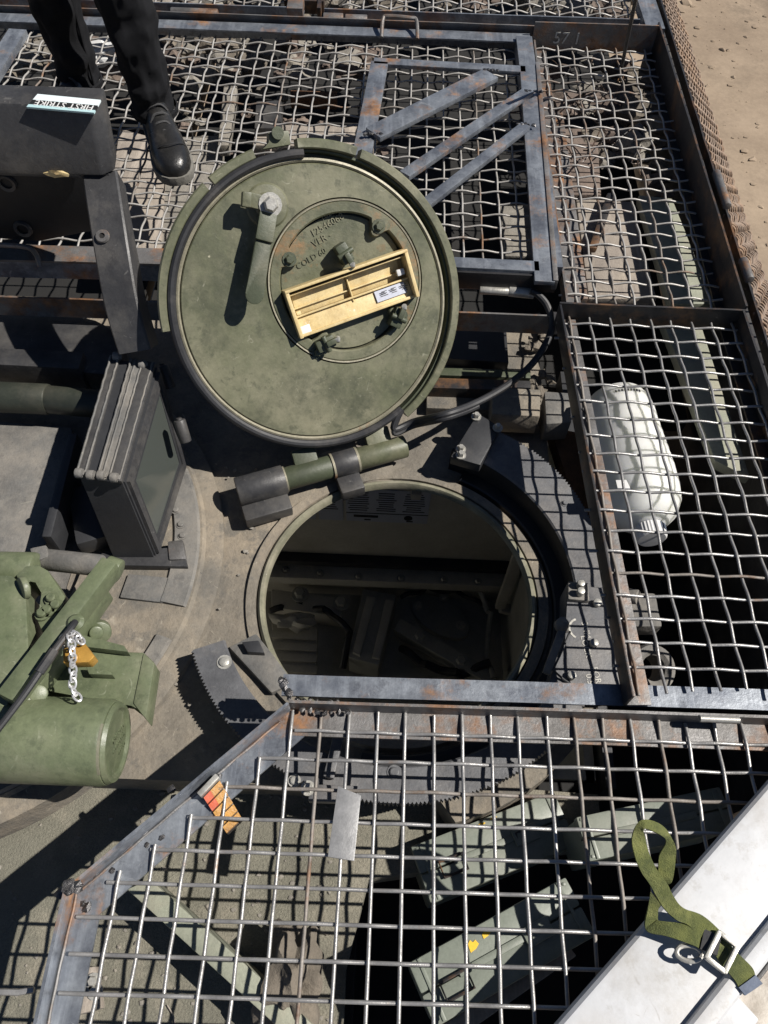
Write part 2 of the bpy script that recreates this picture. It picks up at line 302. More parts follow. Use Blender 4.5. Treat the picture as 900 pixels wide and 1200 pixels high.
def text(s, size, origin, xd, nd, m, parent, depth=0.0004, name='lettering', align='LEFT', fit=None):
    c = bpy.data.curves.new('t', 'FONT'); c.body = s; c.size = size; c.extrude = depth; c.align_x = align; c.resolution_u = 2
    o = bpy.data.objects.new('t', c); COL.objects.link(o)
    dg = bpy.context.evaluated_depsgraph_get(); me = bpy.data.meshes.new_from_object(o.evaluated_get(dg))
    bpy.data.objects.remove(o); bpy.data.curves.remove(c)
    if fit:
        wd_ = max(v.co.x for v in me.vertices); me.transform(M.Diagonal((fit/wd_, 1, 1, 1)))
    me.transform(M.Translation(V(origin)-root_loc(parent)) @ basis(xd, nd).to_4x4())
    me.name = name; me.materials.clear(); me.materials.append(m)
    t = bpy.data.objects.new(name, me); COL.objects.link(t); t.parent = parent
    return t

# woven mesh: every wire an object of its own
def clip(poly, axis, val):
    xs = []; n = len(poly)
    for i in range(n):
        a, b = poly[i], poly[(i+1) % n]
        if (a[axis]-val)*(b[axis]-val) < 0:
            t = (val-a[axis])/(b[axis]-a[axis]); xs.append(a[1-axis]+t*(b[1-axis]-a[1-axis]))
    xs.sort(); return (xs[0], xs[-1]) if len(xs) >= 2 else None
def weave(parent, O, U, Vd, poly, pitch, d=0.0058, amp=0.0032, m=None, u0=0.0, v0=0.0, joined=None, seg=6, pv=None, jit=0.0012, over=0.008, spc=4):
    O = V(O); U = V(U).normalized(); Vd = V(Vd).normalized(); N = U.cross(Vd).normalized(); pv = pv or pitch
    base = root_loc(parent)
    us = [p[0] for p in poly]; vs = [p[1] for p in poly]
    big = B() if joined else None
    for axis in (0, 1):                         # 0: wires of constant u (run along v)
        p_own, o_own = (pitch, u0) if axis == 0 else (pv, v0)
        p_x, o_x = (pv, v0) if axis == 0 else (pitch, u0)
        lo, hi = (min(us), max(us)) if axis == 0 else (min(vs), max(vs))
        k = math.ceil((lo-o_own)/p_own)
        while o_own+k*p_own < hi:
            val = o_own+k*p_own
            iv = clip(poly, axis, val)
            if iv and iv[1]-iv[0] > 0.02:
                a, b = iv[0]-rnd.uniform(0, over), iv[1]+rnd.uniform(0, over)
                n = max(4, int((b-a)/p_x*spc)); pts = []; ph = rnd.random()*50; off = rnd.uniform(-1, 1)*jit
                for i in range(n+1):
                    s = a+(b-a)*i/n; q = (s-o_x)/p_x
                    z = amp*math.cos(math.pi*q)*(1 if k % 2 == 0 else -1)*(1 if axis == 0 else -1)
                    w_ = off+NZ.noise(V((s*6, ph, 0)))*jit*0.8
                    uv = (val+w_, s) if axis == 0 else (s, val+w_)
                    pts.append(O+U*uv[0]+Vd*uv[1]+N*z)
                bm = big or B()
                tube(bm, pts, d/2, seg)
                if not big: obj('wire', bm, WIRED if rnd.random() < 0.16 else m, parent, sharp=1.3)
            k += 1
    if big: return obj(joined, big, m, parent, kind='stuff', sharp=1.3)

# ------------------------------------------------------------------ setting: the ground far below
bm = B(); bmesh.ops.create_grid(bm, x_segments=40, y_segments=40, size=400)
for v in bm.verts: v.co.z = -2.25 + NZ.noise(v.co*0.03)*0.2*(1 if v.co.length > 30 else 0)
obj('ground', bm, SAND, kind='structure')
bm = B()
for i in range(1500):
    p = V((rnd.uniform(1.2, 5.0), rnd.uniform(0.5, 9.0), -2.25)); lump(bm, p, (0.006+0.028*rnd.random()**3)*(1 if i % 40 else 2.2), 1, 0.5, (1.2, 1, 0.6), i*0.37)
o = obj('gravel', bm, SAND, None, loc=(2.5, 3, -2.25), kind='stuff'); o['label'] = 'loose brown gravel on the sandy ground at upper right'; o['category'] = 'gravel'

# ------------------------------------------------------------------ the armoured vehicle
HC = V((0.037, 0.717, 0)); HR = 0.2865
VEH = thing('armored_vehicle', (0.037, 0.717, -0.1), 'dusty armoured vehicle turret roof with a round open hatch and black gear ring', 'armoured vehicle')
# roof: annulus round the hatch, wide, with uneven casting
bm = B(); rs = [0.300, 0.315, 0.33, 0.345, 0.40, 0.45, 0.50, 0.58, 0.70]
def outer(a):
    x, y = math.cos(a), math.sin(a)
    r = 0.72
    if x > 0: r = min(r, 0.47+0.0*abs(y))
    if y < 0: r = min(r, 0.40/max(1e-3, -y)) if x < 0.2 else min(r, 0.47)
    if y > 0: r = min(r, 0.62/max(1e-3, y))
    return r
NA = 96; top = []
for i in range(NA):
    a = 2*math.pi*i/NA; ro = outer(a); row = []
    for k, r in enumerate(rs):
        rr = 0.300+(ro-0.300)*(r-0.3)/0.4
        p = HC+V((math.cos(a)*rr, math.sin(a)*rr, 0))
        p.z = -0.012+NZ.noise(p*5)*0.006+ (0.008 if 1 <= k <= 3 else 0)
        row.append(bm.verts.new(p))
    q = row[-1].co.copy(); q.z = -0.11; row.append(bm.verts.new(q))
    q = HC+V((math.cos(a)*0.36, math.sin(a)*0.36, -0.10)); row.append(bm.verts.new(q)); q = HC+V((math.cos(a)*0.302, math.sin(a)*0.303, -0.013)); row.append(bm.verts.new(q))
    top.append(row)
for i in range(NA):
    a, b = top[i], top[(i+1) % NA]; n = len(a)
    for k in range(n): bm.faces.new((a[k], b[k], b[(k+1) % n], a[(k+1) % n]))
obj('roof_casting', bm, TAN, VEH)
bm = B(); lathe(bm, HC, (0, 0, 1), [(HR, 0.004), (HR+0.004, 0.010), (HR+0.010, 0.010), (HR+0.015, 0.004), (HR+0.016, -0.012), (HR-0.001, -0.008)], 96)
obj('hatch_rim', bm, RIMP, VEH)
bm = B(); lathe(bm, HC, (0, 0, 1), [(HR+0.017, -0.02), (HR+0.019, 0.006), (HR+0.040, 0.006), (HR+0.046, -0.02)], 96)
obj('rim_ledge', bm, TAN, VEH)
# black toothed gear ring, open on the hinge side
A0, A1 = R(-158), R(68); bm = B(); NT = 230; RI, RG = 0.372, 0.437
rings = []
for i in range(NT*2+1):
    a = A0+(A1-A0)*i/(NT*2); d = V((math.cos(a), math.sin(a), 0)); ro = RG+(0.0045 if (i//1) % 2 else -0.001)
    ro += 0.035*max(0, math.sin((a-R(5))*1.9))*(1 if R(5) < a < R(98) else 0)
    rings.append([bm.verts.new(HC+d*r+V((0, 0, z))) for r, z in ((RI, 0.058), (RI+0.004, 0.062), (ro, 0.062), (ro, 0.046), (RI+0.002, 0.046))])
for i in range(len(rings)-1):
    for k in range(5): bm.faces.new((rings[i][k], rings[i+1][k], rings[i+1][(k+1) % 5], rings[i][(k+1) % 5]))
bm.faces.new(rings[0]); bm.faces.new(rings[-1][::-1])
gr = obj('gear_ring', bm, GEAR, VEH, sharp=0.4)
bm = B(); lathe(bm, HC, (0, 0, 1), [(0.338, -0.03), (0.338, 0.004), (0.342, 0.007), (0.376, 0.007), (0.376, -0.03)], 90, x=(1, 0, 0), a0=R(-100), a1=R(66)); obj('floor_shade_ring', bm, PITCH, VEH)  # added black ring: paints the wall's shade onto the ring floor
bm = B(); lathe(bm, HC, (0, 0, 1), [(RI, 0.059), (RI+0.02, 0.045), (RI+0.03, -0.05), (RI-0.004, -0.05), (RI-0.003, 0.045)], 90, x=(1, 0, 0), a0=R(-100), a1=R(72))
obj('ring_wall', bm, PITCH, VEH)
for (x, y, r) in ((263, 776, 0.010), (462, 905, 0.009), (662, 590, 0.006), (600, 897, 0.006), (345, 915, 0.008)):
    bm = B(); bolt(bm, at(x, y, 0.062), (0, 0, 1), r, 0.005, False); obj('bolt', bm, GALV if x in (263, 345) else GEAR, gr)
# lifting lug by the rim and pads on the roof
bm = B(); prism(bm, pxpoly([(268, 758), (300, 742), (322, 770), (345, 800), (318, 812)], 0.014), 0.03, 0.004); obj('roof_pad', bm, GREYA, VEH)
bm = B(); prism(bm, pxpoly([(283, 752), (303, 750), (310, 765), (290, 764)], 0.03), 0.02, 0.003); obj('lug', bm, BLACK, VEH)
bm = B(); lump(bm, at(425, 548, -0.005), 0.09, 3, 0.3, (1.2, 0.5, 0.18), 2.0); obj('cast_boss', bm, TAN, VEH)
# side plate right of the hatch with bolts, stencils and a lever
sp = None
bm = B(); prism(bm, pxpoly([(664, 684), (716, 690), (728, 812), (640, 812), (652, 770), (664, 752)], 0.075), 0.07, 0.003); sp = obj('bolted_plate', bm, GEAR, VEH)
for x, y in ((699, 708), (695, 755), (669, 793)):
    bm = B(); cyl(bm, at(x, y, 0.075), at(x, y, 0.075)+V((0, 0, 0.012)), 0.0085, 14, 0.002); obj('bolt', bm, GALV, sp)
bm = B(); prism(bm, pxpoly([(666, 681), (690, 683), (691, 704), (666, 702)], 0.088), 0.03, 0.003); tb = obj('terminal_block', bm, GREYA, sp)
for y in (687, 696):
    bm = B(); cyl(bm, at(679, y, 0.088), at(679, y, 0.088)+V((0, 0, 0.018)), 0.008, 14, 0.002); obj('knob', bm, GALV, sp)
bm = B(); bar(bm, at(660, 735, 0.10), at(640, 790, 0.085), 0.016, 0.012, bev=0.003); lump(bm, at(659, 733, 0.10), 0.016, 2, 0.2); obj('lever', bm, GREYA, sp)
bm = B(); tube(bm, [at(668, 740, 0.09), at(656, 768, 0.095), at(648, 785, 0.09), at(660, 796, 0.08), at(672, 804, 0.077)], 0.0025, 6); obj('lock_wire', bm, BLACK, sp)
for i, (x, y, s) in enumerate(((681, 729, '3NI4'), (680, 745, 'LOCK'), (693, 782, 'FOR 4'), (686, 790, '0.5'))):
    text(s, 0.018, at(x, y, 0.0755), (0.15, -1, 0), (0, 0, 1), WHINK, sp)
bm = B(); lathe(bm, at(680, 737, 0.0753), (0, 0, 1), [(0.020, 0), (0.020, 0.0006), (0.024, 0.0006), (0.024, 0)], 16, x=(0, 1, 0), a0=R(20), a1=R(150)); obj('painted_arc', bm, WHINK, sp)
bm = B(); prism(bm, pxpoly([(560, 484), (587, 500), (563, 545), (528, 535)], 0.085), 0.03, 0.004); br = obj('blue_black_bracket', bm, BLACK, VEH)
for x, y in ((558, 489), (583, 502), (540, 527), (540, 534)):
    bm = B(); bolt(bm, at(x, y, 0.086), (0, 0, 1), 0.008, 0.012); obj('bolt', bm, GALV, br)
bm = B(); bar(bm, at(385, 912, 0.072), at(400, 850, 0.072), 0.02, 0.014, bev=0.003); bar(bm, at(362, 930, 0.07), at(420, 932, 0.07), 0.03, 0.02, bev=0.004); br2 = obj('clamp_bar', bm, GEAR, VEH)
bm = B(); bolt(bm, at(361, 924, 0.082), (0, 0, 1), 0.009, 0.012); obj('bolt', bm, GALV, br2)
# lower deck in front, shelf, pit and hull sides
bm = B(); prism(bm, [V((-1.6, -0.9, -0.11)), V((-0.02, -0.9, -0.11)), V((-0.035, 0.02, -0.11)), V((0.0, 0.17, -0.11)), V((0.46, 0.25, -0.11)), V((0.46, 0.345, -0.11)), V((-0.30, 0.37, -0.11)), V((-0.36, 0.60, -0.11)), V((-1.6, 0.60, -0.11))], 0.08)
obj('front_deck', bm, DECK, VEH)
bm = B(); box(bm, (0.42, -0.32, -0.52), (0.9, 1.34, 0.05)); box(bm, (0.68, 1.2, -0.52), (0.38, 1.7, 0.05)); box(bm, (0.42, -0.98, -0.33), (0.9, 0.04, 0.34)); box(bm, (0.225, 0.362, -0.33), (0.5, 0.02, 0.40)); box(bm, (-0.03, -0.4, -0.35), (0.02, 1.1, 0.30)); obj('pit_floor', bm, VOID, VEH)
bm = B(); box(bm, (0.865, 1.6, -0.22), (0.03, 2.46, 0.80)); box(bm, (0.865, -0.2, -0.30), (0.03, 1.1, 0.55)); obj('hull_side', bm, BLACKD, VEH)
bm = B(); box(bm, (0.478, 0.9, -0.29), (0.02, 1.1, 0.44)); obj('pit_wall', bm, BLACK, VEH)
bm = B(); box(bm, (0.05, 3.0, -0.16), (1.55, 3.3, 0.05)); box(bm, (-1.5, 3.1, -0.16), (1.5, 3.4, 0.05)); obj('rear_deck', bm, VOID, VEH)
bm = B(); prism(bm, pxpoly([(645, 500), (690, 510), (700, 640), (664, 560)], -0.02), 0.05); obj('rusty_shelf', bm, RUSTG, VEH)
# turret floor between the lid and the racks
bm = B(); prism(bm, [V((-1.6, 1.12, -0.02)), V((-0.3, 1.06, -0.02)), V((0.08, 1.12, -0.02)), V((0.40, 1.10, -0.02)), V((0.40, 1.60, -0.02)), V((-1.6, 1.60, -0.02))], 0.10); obj('roof_plate', bm, TAN, VEH)
bm = B(); prism(bm, pxpoly([(535, 366), (592, 368), (596, 425), (525, 420)], 0.01), 0.03); obj('ribbed_mat', bm, BLACK, VEH)
for y0, y1, z, m in ((432, 441, 0.03, OLIVED), (444, 456, 0.045, DARKST), (456, 480, 0.01, TAN)):
    bm = B(); prism(bm, pxpoly([(500, y0-2), (622, y0+2), (622, y1+2), (500, y1-2)], z), 0.06, 0.003); obj('roof_rail', bm, m, VEH)
bm = B(); prism(bm, pxpoly([(577, 453), (634, 456), (633, 488), (576, 485)], 0.075), 0.07, 0.006); obj('tan_block', bm, TAN, VEH)
bm = B(); prism(bm, pxpoly([(638, 458), (668, 460), (670, 495), (640, 497)], 0.06), 0.07, 0.006); obj('grey_block', bm, GREYA, VEH)
bm = B()
for i in range(26):
    lump(bm, at(rnd.uniform(610, 645), rnd.uniform(372, 470), 0.0), rnd.uniform(0.006, 0.02), 1, 0.5, (1, 1, 0.6), i)
obj('dry_debris', bm, CLOTH, VEH, kind='stuff')
# rear rail under the racks
bm = B(); lbeam(bm, (-1.6, 1.375, 0.125), (0.42, 1.395, 0.125), (0, 1, 0), 0.06, 0.05); obj('rear_rail', bm, STEELR, VEH)
# commander's ring at the left
CC = V((-0.952, 0.759, 0))
bm = B(); lathe(bm, CC, (0, 0, 1), [(0.30, 0.012), (0.50, 0.016), (0.555, 0.018), (0.562, 0.010), (0.575, 0.010), (0.60, 0.004), (0.606, -0.06), (0.30, -0.06)], 120)
obj('cupola_ring', bm, TAN, VEH)
bm = B(); lathe(bm, CC, (0, 0, 1), [(0.0001, -0.03), (0.0001, -0.02), (0.25, -0.015), (0.305, -0.01), (0.305, -0.03)], 60); obj('cupola_hatch', bm, GREYA, VEH)
bm = B(); lathe(bm, CC, (0, 0, 1), [(0.515, 0.018), (0.52, 0.026), (0.548, 0.026), (0.553, 0.018)], 100, a0=R(-62), a1=R(-18)); obj('ring_band', bm, GREYA, VEH)
bm = B(); lathe(bm, CC, (0, 0, 1), [(0.49, 0.018), (0.495, 0.024), (0.545, 0.024), (0.55, 0.018)], 60, a0=R(-10), a1=R(28)); obj('ring_band', bm, GREYA, VEH)
for x, y, w_ in ((160, 700, 0.05),):
    bm = B(); prism(bm, pxpoly([(150, 672), (215, 678), (222, 692), (190, 706), (140, 700)], 0.022), 0.02, 0.004); obj('access_plate', bm, GREYA, VEH)
for x, y in ((206, 598), (212, 615), (214, 628)):
    bm = B(); bolt(bm, at(x, y, 0.024), (0, 0, 1), 0.007, 0.005, False); obj('bolt', bm, GREYA, VEH)
# dark cover, barrel and grey armour plate at far left
bm = B(); prism(bm, pxpoly([(-60, 360), (60, 362), (112, 374), (140, 388), (140, 440), (60, 432), (-60, 420)], 0.10), 0.13, 0.012); obj('gun_cover', bm, BLACKD, VEH)
bm = B(); prism(bm, pxpoly([(-60, 405), (98, 412), (92, 432), (-60, 424)], 0.125), 0.10, 0.004); obj('cover_rib', bm, BLACKD, VEH)
bm = B(); cyl(bm, at(-80, 462, 0.11), at(58, 468, 0.11), 0.036, 28, 0.004); cyl(bm, at(54, 468, 0.11), at(120, 474, 0.11), 0.033, 28, 0.004); obj('gun_tube', bm, GUNB, VEH)
bm = B(); prism(bm, pxpoly([(-60, 488), (84, 500), (92, 560), (60, 632), (28, 660), (-60, 650)], 0.05), 0.05, 0.006); obj('armor_plate', bm, GREYA, VEH)
bm = B(); bar(bm, at(92, 520, 0.09), at(62, 640, 0.09), 0.02, 0.08, bev=0.004); bar(bm, at(100, 575, 0.05), at(112, 640, 0.05), 0.07, 0.05, bev=0.01); obj('mount_web', bm, BLACK, VEH)
# inside the hatch
IY = 1.22
bm = B(); box(bm, (-0.15, IY+0.03, -0.62), (1.22, 0.05, 1.02)); iw = obj('interior_wall', bm, INT, VEH)
bm = B(); box(bm, (-0.15, 0.8, -1.10), (1.22, 0.85, 0.05)); fl = obj('interior_floor', bm, INTD, VEH)
bm = B(); box(bm, (-0.77, 0.8, -0.62), (0.04, 0.85, 1.0)); box(bm, (0.452, 0.8, -0.62), (0.02, 0.85, 1.0)); box(bm, (-0.15, 0.385, -0.62), (1.22, 0.02, 1.0)); obj('interior_side', bm, INTD, VEH)
bm = B(); box(bm, (-0.15, IY-0.03, -0.84), (1.18, 0.07, 0.05), bev=0.008); obj('interior_ledge', bm, INT, VEH)
bm = B(); box(bm, (-0.15, IY-0.005, -0.775), (1.18, 0.05, 0.03), bev=0.004); obj('dark_channel', bm, BLACK, VEH)
for x0, x1, nl in ((-0.20, -0.125, 9), (-0.115, 0.135, 11), (-0.27, -0.21, 6)):
    bm = B(); box(bm, ((x0+x1)/2, IY+0.0035, -0.445), (x1-x0, 0.002, 0.18)); pg = obj('notice_sheet', bm, PAPER, iw)
    bm = B()
    for k in range(nl):
        z = -0.372-0.012*k
        if z < -0.47 and nl == 11: continue
        for c in range(3 if nl == 11 else 1):
            wd = (x1-x0)/(3 if nl == 11 else 1)
            box(bm, (x0+wd*c+wd*0.45, IY+0.002, z), (wd*rnd.uniform(0.5, 0.8), 0.0012, 0.003))
    if nl == 11:
        box(bm, (0.01, IY+0.002, -0.485), (0.25, 0.0012, 0.003)); box(bm, (-0.055, IY+0.002, -0.503), (0.075, 0.0012, 0.012)); box(bm, (-0.05, IY+0.002, -0.523), (0.02, 0.0012, 0.006))
        cyl(bm, (0.075, IY+0.0025, -0.505), (0.075, IY+0.0005, -0.505), 0.013, 16); box(bm, (0.08, IY+0.002, -0.525), (0.02, 0.0012, 0.005))
    obj('printed_lines', bm, INK, iw)
def ibox(name, pts, z, dep, m, bev=0.006, par=None):
    bm = B(); prism(bm, pxpoly(pts, z), dep, bev); return obj(name, bm, m, par or VEH)
p = ibox('tray_box', [(425, 690), (465, 697), (444, 780), (408, 770)], -0.92, 0.14, INTD)
ibox('tray_lip', [(430, 698), (440, 700), (422, 768), (413, 764)], -0.905, 0.02, INT, 0.003, p)
ibox('tray_lip', [(452, 702), (462, 704), (445, 772), (436, 770)], -0.905, 0.02, INT, 0.003, p)
st = ibox('stacked_step', [(318, 727), (372, 735), (370, 790), (322, 790)], -0.98, 0.06, INT)
for k in range(4):
    y = 738+k*13; ibox('step_slat', [(318, y), (372, y+3), (371, y+12), (318, y+9)], -0.965, 0.012, INT, 0.003, st)
ibox('sloped_ledge', [(318, 690), (400, 700), (400, 722), (318, 712)], -0.93, 0.1, INT)
for x, y in ((352, 697), (400, 707)):
    bm = B(); bolt(bm, at(x, y, -0.92), (0, 0, 1), 0.02, 0.02); obj('bolt', bm, INTD, VEH)
bm = B(); prism(bm, [at(516+34*math.cos(t)+6*math.sin(t), 722+24*math.sin(t)+10*math.cos(t), -1.04) for t in [k*math.pi/12 for k in range(24)]], 0.03, 0.006); ov = obj('oval_cover', bm, INTD, VEH)
for x, y in ((490, 710), (540, 733), (520, 700)):
    bm = B(); bolt(bm, at(x, y, -1.035), (0, 0, 1), 0.012, 0.012); obj('bolt', bm, INT, ov)
bm = B(); bar(bm, at(465, 735, -0.95), at(580, 800, -0.95), 0.05, 0.06, bev=0.008); rb = obj('slanted_rail', bm, INTD, VEH)
for x, y in ((492, 746), (540, 775)):
    bm = B(); bolt(bm, at(x, y, -0.91), (0, 0, 1), 0.018, 0.015); obj('bolt', bm, INTD, rb)
bm = B(); bar(bm, (0.415, 1.13, -0.50), (0.405, 1.10, -0.86), 0.035, 0.02, (0, 1, 0), bev=0.006); bar(bm, (0.405, 1.10, -0.86), (0.44, 1.10, -0.88), 0.035, 0.02, bev=0.004); obj('grab_bar', bm, INT, VEH)

for pts, r, m in (([(318, 716), (350, 708), (385, 716), (410, 740), (400, 790)], 0.012, BLACK), ([(470, 760), (500, 780), (540, 790), (580, 775)], 0.014, BLACK), ([(560, 690), (575, 720), (570, 770), (580, 800)], 0.010, INTD), ([(330, 675), (400, 680), (470, 676), (560, 684)], 0.010, BLACK), ([(470, 700), (500, 690), (540, 694), (570, 712)], 0.008, BLACK)):
    bm = B(); pl = [at(x, y, -0.93+0.02*math.sin(x)) for x, y in pts]; o_ = []
    for i in range(len(pl)-1):
        for k in range(6): o_.append(pl[i].lerp(pl[i+1], k/6)+V((0, 0, 0.012*math.sin(i*2+k))))
    tube(bm, o_, r, 8); obj('interior_cable', bm, m, VEH)
for x, y in ((335, 668), (375, 672), (420, 676), (470, 678), (520, 680), (560, 682)):
    bm = B(); bolt(bm, at(x, y, -0.812), (0, 0, 1), 0.010, 0.010); obj('bolt', bm, GALV, VEH)
bm = B(); lump(bm, at(345, 728, -0.90), 0.05, 3, 0.6, (1.3, 0.6, 0.5), 8); obj('white_rag', bm, INT, VEH)
bm = B(); box(bm, (0.09, IY-0.01, -0.335), (0.03, 0.04, 0.03), bev=0.004); obj('wall_clip', bm, INT, VEH)

# ------------------------------------------------------------------ the open hatch lid
LE = V((math.cos(R(22)), math.sin(R(22)), 0)); LH = V((-math.sin(R(22)), math.cos(R(22)), 0))
LU = LH*math.cos(R(52))+V((0, 0, 1))*math.sin(R(52)); LN = LE.cross(LU)
LC = V((-0.163, 1.233, 0.338))
def L(x, y, h=0.0): return LC+LE*x+LU*y+LN*h
def lp(px_, py_, h=0.0):                       # photo pixel -> lid plane raised by h
    return onp(px_, py_, LC+LN*h, LN)
LID = thing('hatch_lid', L(0, -0.33, -0.03), 'round olive green hatch lid standing open on its hinge, yellow housing inside', 'hatch lid')
bm = B(); lathe(bm, LC, LN, [(0.0001, -0.030), (0.0001, -0.045), (0.285, -0.045), (0.306, -0.035), (0.3095, -0.022), (0.3095, -0.012), (0.308, -0.008), (0.304, -0.008), (0.302, -0.030)], 120, x=LE)
obj('lid_flange', bm, OLIVED, LID, sharp=0.5)
# main face: plate with a round bite for the periscope mount
PC = V((0.0, 0.0)); q = lp(406, 332)-LC; PCX, PCY = q.dot(LE), q.dot(LU); PR = 0.172
bm = B(); outer_r = 0.283; n = 120; ri = []
for i in range(n):
    a = 2*math.pi*i/n; ox, oy = outer_r*math.cos(a), outer_r*math.sin(a)
    ix, iy = PCX+PR*math.cos(a), PCY+PR*math.sin(a)
    row = [(ox*1.0, oy, -0.030), (ox, oy, -0.003), (ox*0.992, oy*0.992, 0.0)]
    for t in (0.3, 0.6, 0.9): row.append((ox*0.992+(ix-ox*0.992)*t, oy*0.992+(iy-oy*0.992)*t, 0.0))
    row += [(ix, iy, 0.0), (ix, iy, -0.028)]
    ri.append([bm.verts.new(L(*r)) for r in row])
for i in range(n):
    a, b = ri[i], ri[(i+1) % n]
    for k in range(7): bm.faces.new((a[k], b[k], b[k+1], a[k+1]))
obj('lid_face', bm, OLIVE, LID, sharp=0.5)
bm = B(); lathe(bm, LC, LN, [(0.2845, -0.028), (0.2845, -0.003), (0.288, 0.001), (0.2925, -0.001), (0.293, -0.028)], 120, x=LE); obj('bare_edge_ring', bm, WORN, LID)
# raised outer segments with notches
for a0, a1, h in ((62, 84, 0.009), (100, 118, 0.003), (-62, 60, 0.004), (121, 176, 0.005)):
    bm = B(); lathe(bm, LC, LN, [(0.309, -0.006), (0.309, h-0.002), (0.311, h), (0.325, h), (0.328, h-0.004), (0.328, -0.03), (0.309, -0.03)], 30, x=LE, a0=R(a0), a1=R(a1)); obj('flange_segment', bm, OLIVE, LID)
bm = B(); prism(bm, [L(0.328*math.cos(R(a))*k, 0.328*math.sin(R(a))*k, -0.004) for a, k in ((86, 0.97), (86, 1.05), (93, 1.06), (93, 1.0), (97, 0.98))], 0.03, 0.003, -LN); lg = obj('latch_lug', bm, OLIVE, LID)
bm = B(); cyl(bm, L(-0.0, 0.342, -0.004), L(-0.0, 0.342, 0.004), 0.012, 20); obj('bolt', bm, OLIVED, lg)
# seal: from ~1 o'clock counter-clockwise round to lower right
pts = []
for i in range(90):
    a = R(82+(298-82)*i/89); pts.append(L(0.3005*math.cos(a), 0.3005*math.sin(a), 0.002))
bm = B(); tube(bm, pts, 0.0092, 10); obj('rubber_seal', bm, RUBBER, LID)
# annular recess, ledge with three bolt lobes, lower floor
bm = B(); lathe(bm, L(PCX, PCY), LN, [(0.0001, -0.030), (0.0001, -0.026), (PR+0.001, -0.026), (PR+0.001, -0.030)], 80, x=LE); obj('recess_floor', bm, OLIVED, LID)
BL = [lp(x, y)-LC for x, y in ((337, 303), (445, 263), (472, 371), (372, 415))]
BL = [(b.dot(LE)-PCX, b.dot(LU)-PCY) for b in BL]
bm = B(); n = 144; rows = []
for i in range(n):
    a = 2*math.pi*i/n; rin = 0.142
    for bx, by in BL:
        ab = math.atan2(by, bx); da = (a-ab+math.pi) % (2*math.pi)-math.pi
        rin = min(rin, 0.142-0.030*math.exp(-(da/0.11)**4))
    row = [(0.166, -0.026), (0.166, -0.003), (0.163, 0.0), (rin+0.003, 0.0), (rin, -0.003), (rin, -0.026)]
    rows.append([bm.verts.new(L(PCX+r*math.cos(a), PCY+r*math.sin(a), h)) for r, h in row])
for i in range(n):
    a, b = rows[i], rows[(i+1) % n]
    for k in range(5): bm.faces.new((a[k], b[k], b[k+1], a[k+1]))
    bm.faces.new((a[5], b[5], b[0], a[0]))
led = obj('mount_ledge', bm, OLIVER, LID, sharp=0.5)
bm = B(); lathe(bm, L(PCX, PCY), LN, [(0.1655, -0.010), (0.1655, 0.001), (0.1685, 0.0015), (0.1705, -0.010)], 100, x=LE); obj('bare_edge_ring', bm, WORN, LID)
bm = B(); lathe(bm, L(PCX, PCY), LN, [(0.0001, -0.020), (0.0001, -0.016), (0.138, -0.016), (0.138, -0.020)], 80, x=LE); cast = obj('mount_casting', bm, OLIVER, LID)
for bx, by in BL:
    bm = B(); bolt(bm, L(PCX+bx*0.97, PCY+by*0.97, 0.0), LN, 0.010, 0.008, True); obj('bolt', bm, OLIVED, LID)
TX = (LE*math.cos(R(17))+LU*math.sin(R(17)))
for s, x, y, sz in (('102680', 377, 259, 0.017), ('12546068', 366, 278, 0.020), ('VER -', 368, 290, 0.020), ('COLD 60', 349, 316, 0.018)):
    text(s, sz, lp(x, y, -0.0162), TX, LN, OLIVE, LID, 0.0022, 'cast_lettering')
# yellow housing
Ya, Yb, Yc, Yd = [lp(x, y, 0.0)-LC for x, y in ((333, 341), (474, 290), (487, 348), (348, 396))]
hx = ((Yb-Ya)+(Yc-Yd)).normalized(); hy = LN.cross(hx); hc = LC+(Ya+Yb+Yc+Yd)/4
HWd = ((Yb-Ya).length+(Yc-Yd).length)/2; HHt = abs((Ya+Yb-Yc-Yd).dot(hy))/2
RM = basis(hx, LN)
def hb(name, x, y, z, sx, sy, sz, m=YEL, bev=0.0015, par=None, tilt=0.0):
    bm = B(); rot = RM @ M.Rotation(tilt, 3, 'X'); box(bm, hc+hx*x+hy*y+LN*z, (sx, sy, sz), rot, bev); return obj(name, bm, m, par or HOU)
bm = B(); box(bm, hc+LN*-0.018, (HWd, HHt, 0.005), RM, 0.001); HOU = obj('periscope_housing', bm, YEL, LID)
hb('housing_wall', 0, HHt/2-0.003, 0.004, HWd, 0.006, 0.046)
hb('housing_wall', 0, HHt/2-0.013, 0.000, HWd-0.012, 0.003, 0.030)
hb('housing_wall', 0, -HHt/2+0.003, -0.002, HWd, 0.006, 0.030)
hb('end_cap', -HWd/2+0.004, 0, 0.003, 0.008, HHt-0.001, 0.044)
hb('end_cap', HWd/2-0.004, 0, 0.003, 0.008, HHt-0.001, 0.044)
hb('sloped_panel', 0.0, -HHt*0.29, 0.000, HWd-0.018, HHt*0.38, 0.004, tilt=R(-14))
hb('tray_floor', -HWd*0.23, HHt*0.13, -0.012, HWd*0.44, HHt*0.42, 0.004, tilt=R(10))
hb('tray_floor', HWd*0.22, HHt*0.13, -0.012, HWd*0.42, HHt*0.42, 0.004, tilt=R(10))
hb('slat', 0.0, -HHt*0.085, 0.001, HWd-0.018, 0.004, 0.010)
hb('slat', 0.0, HHt*0.07, -0.008, HWd-0.018, 0.003, 0.008)
hb('slat', 0.0, HHt*0.36, -0.004, HWd-0.018, 0.004, 0.018)
hb('rib', 0.0, HHt*0.10, -0.006, 0.003, HHt*0.56, 0.016)
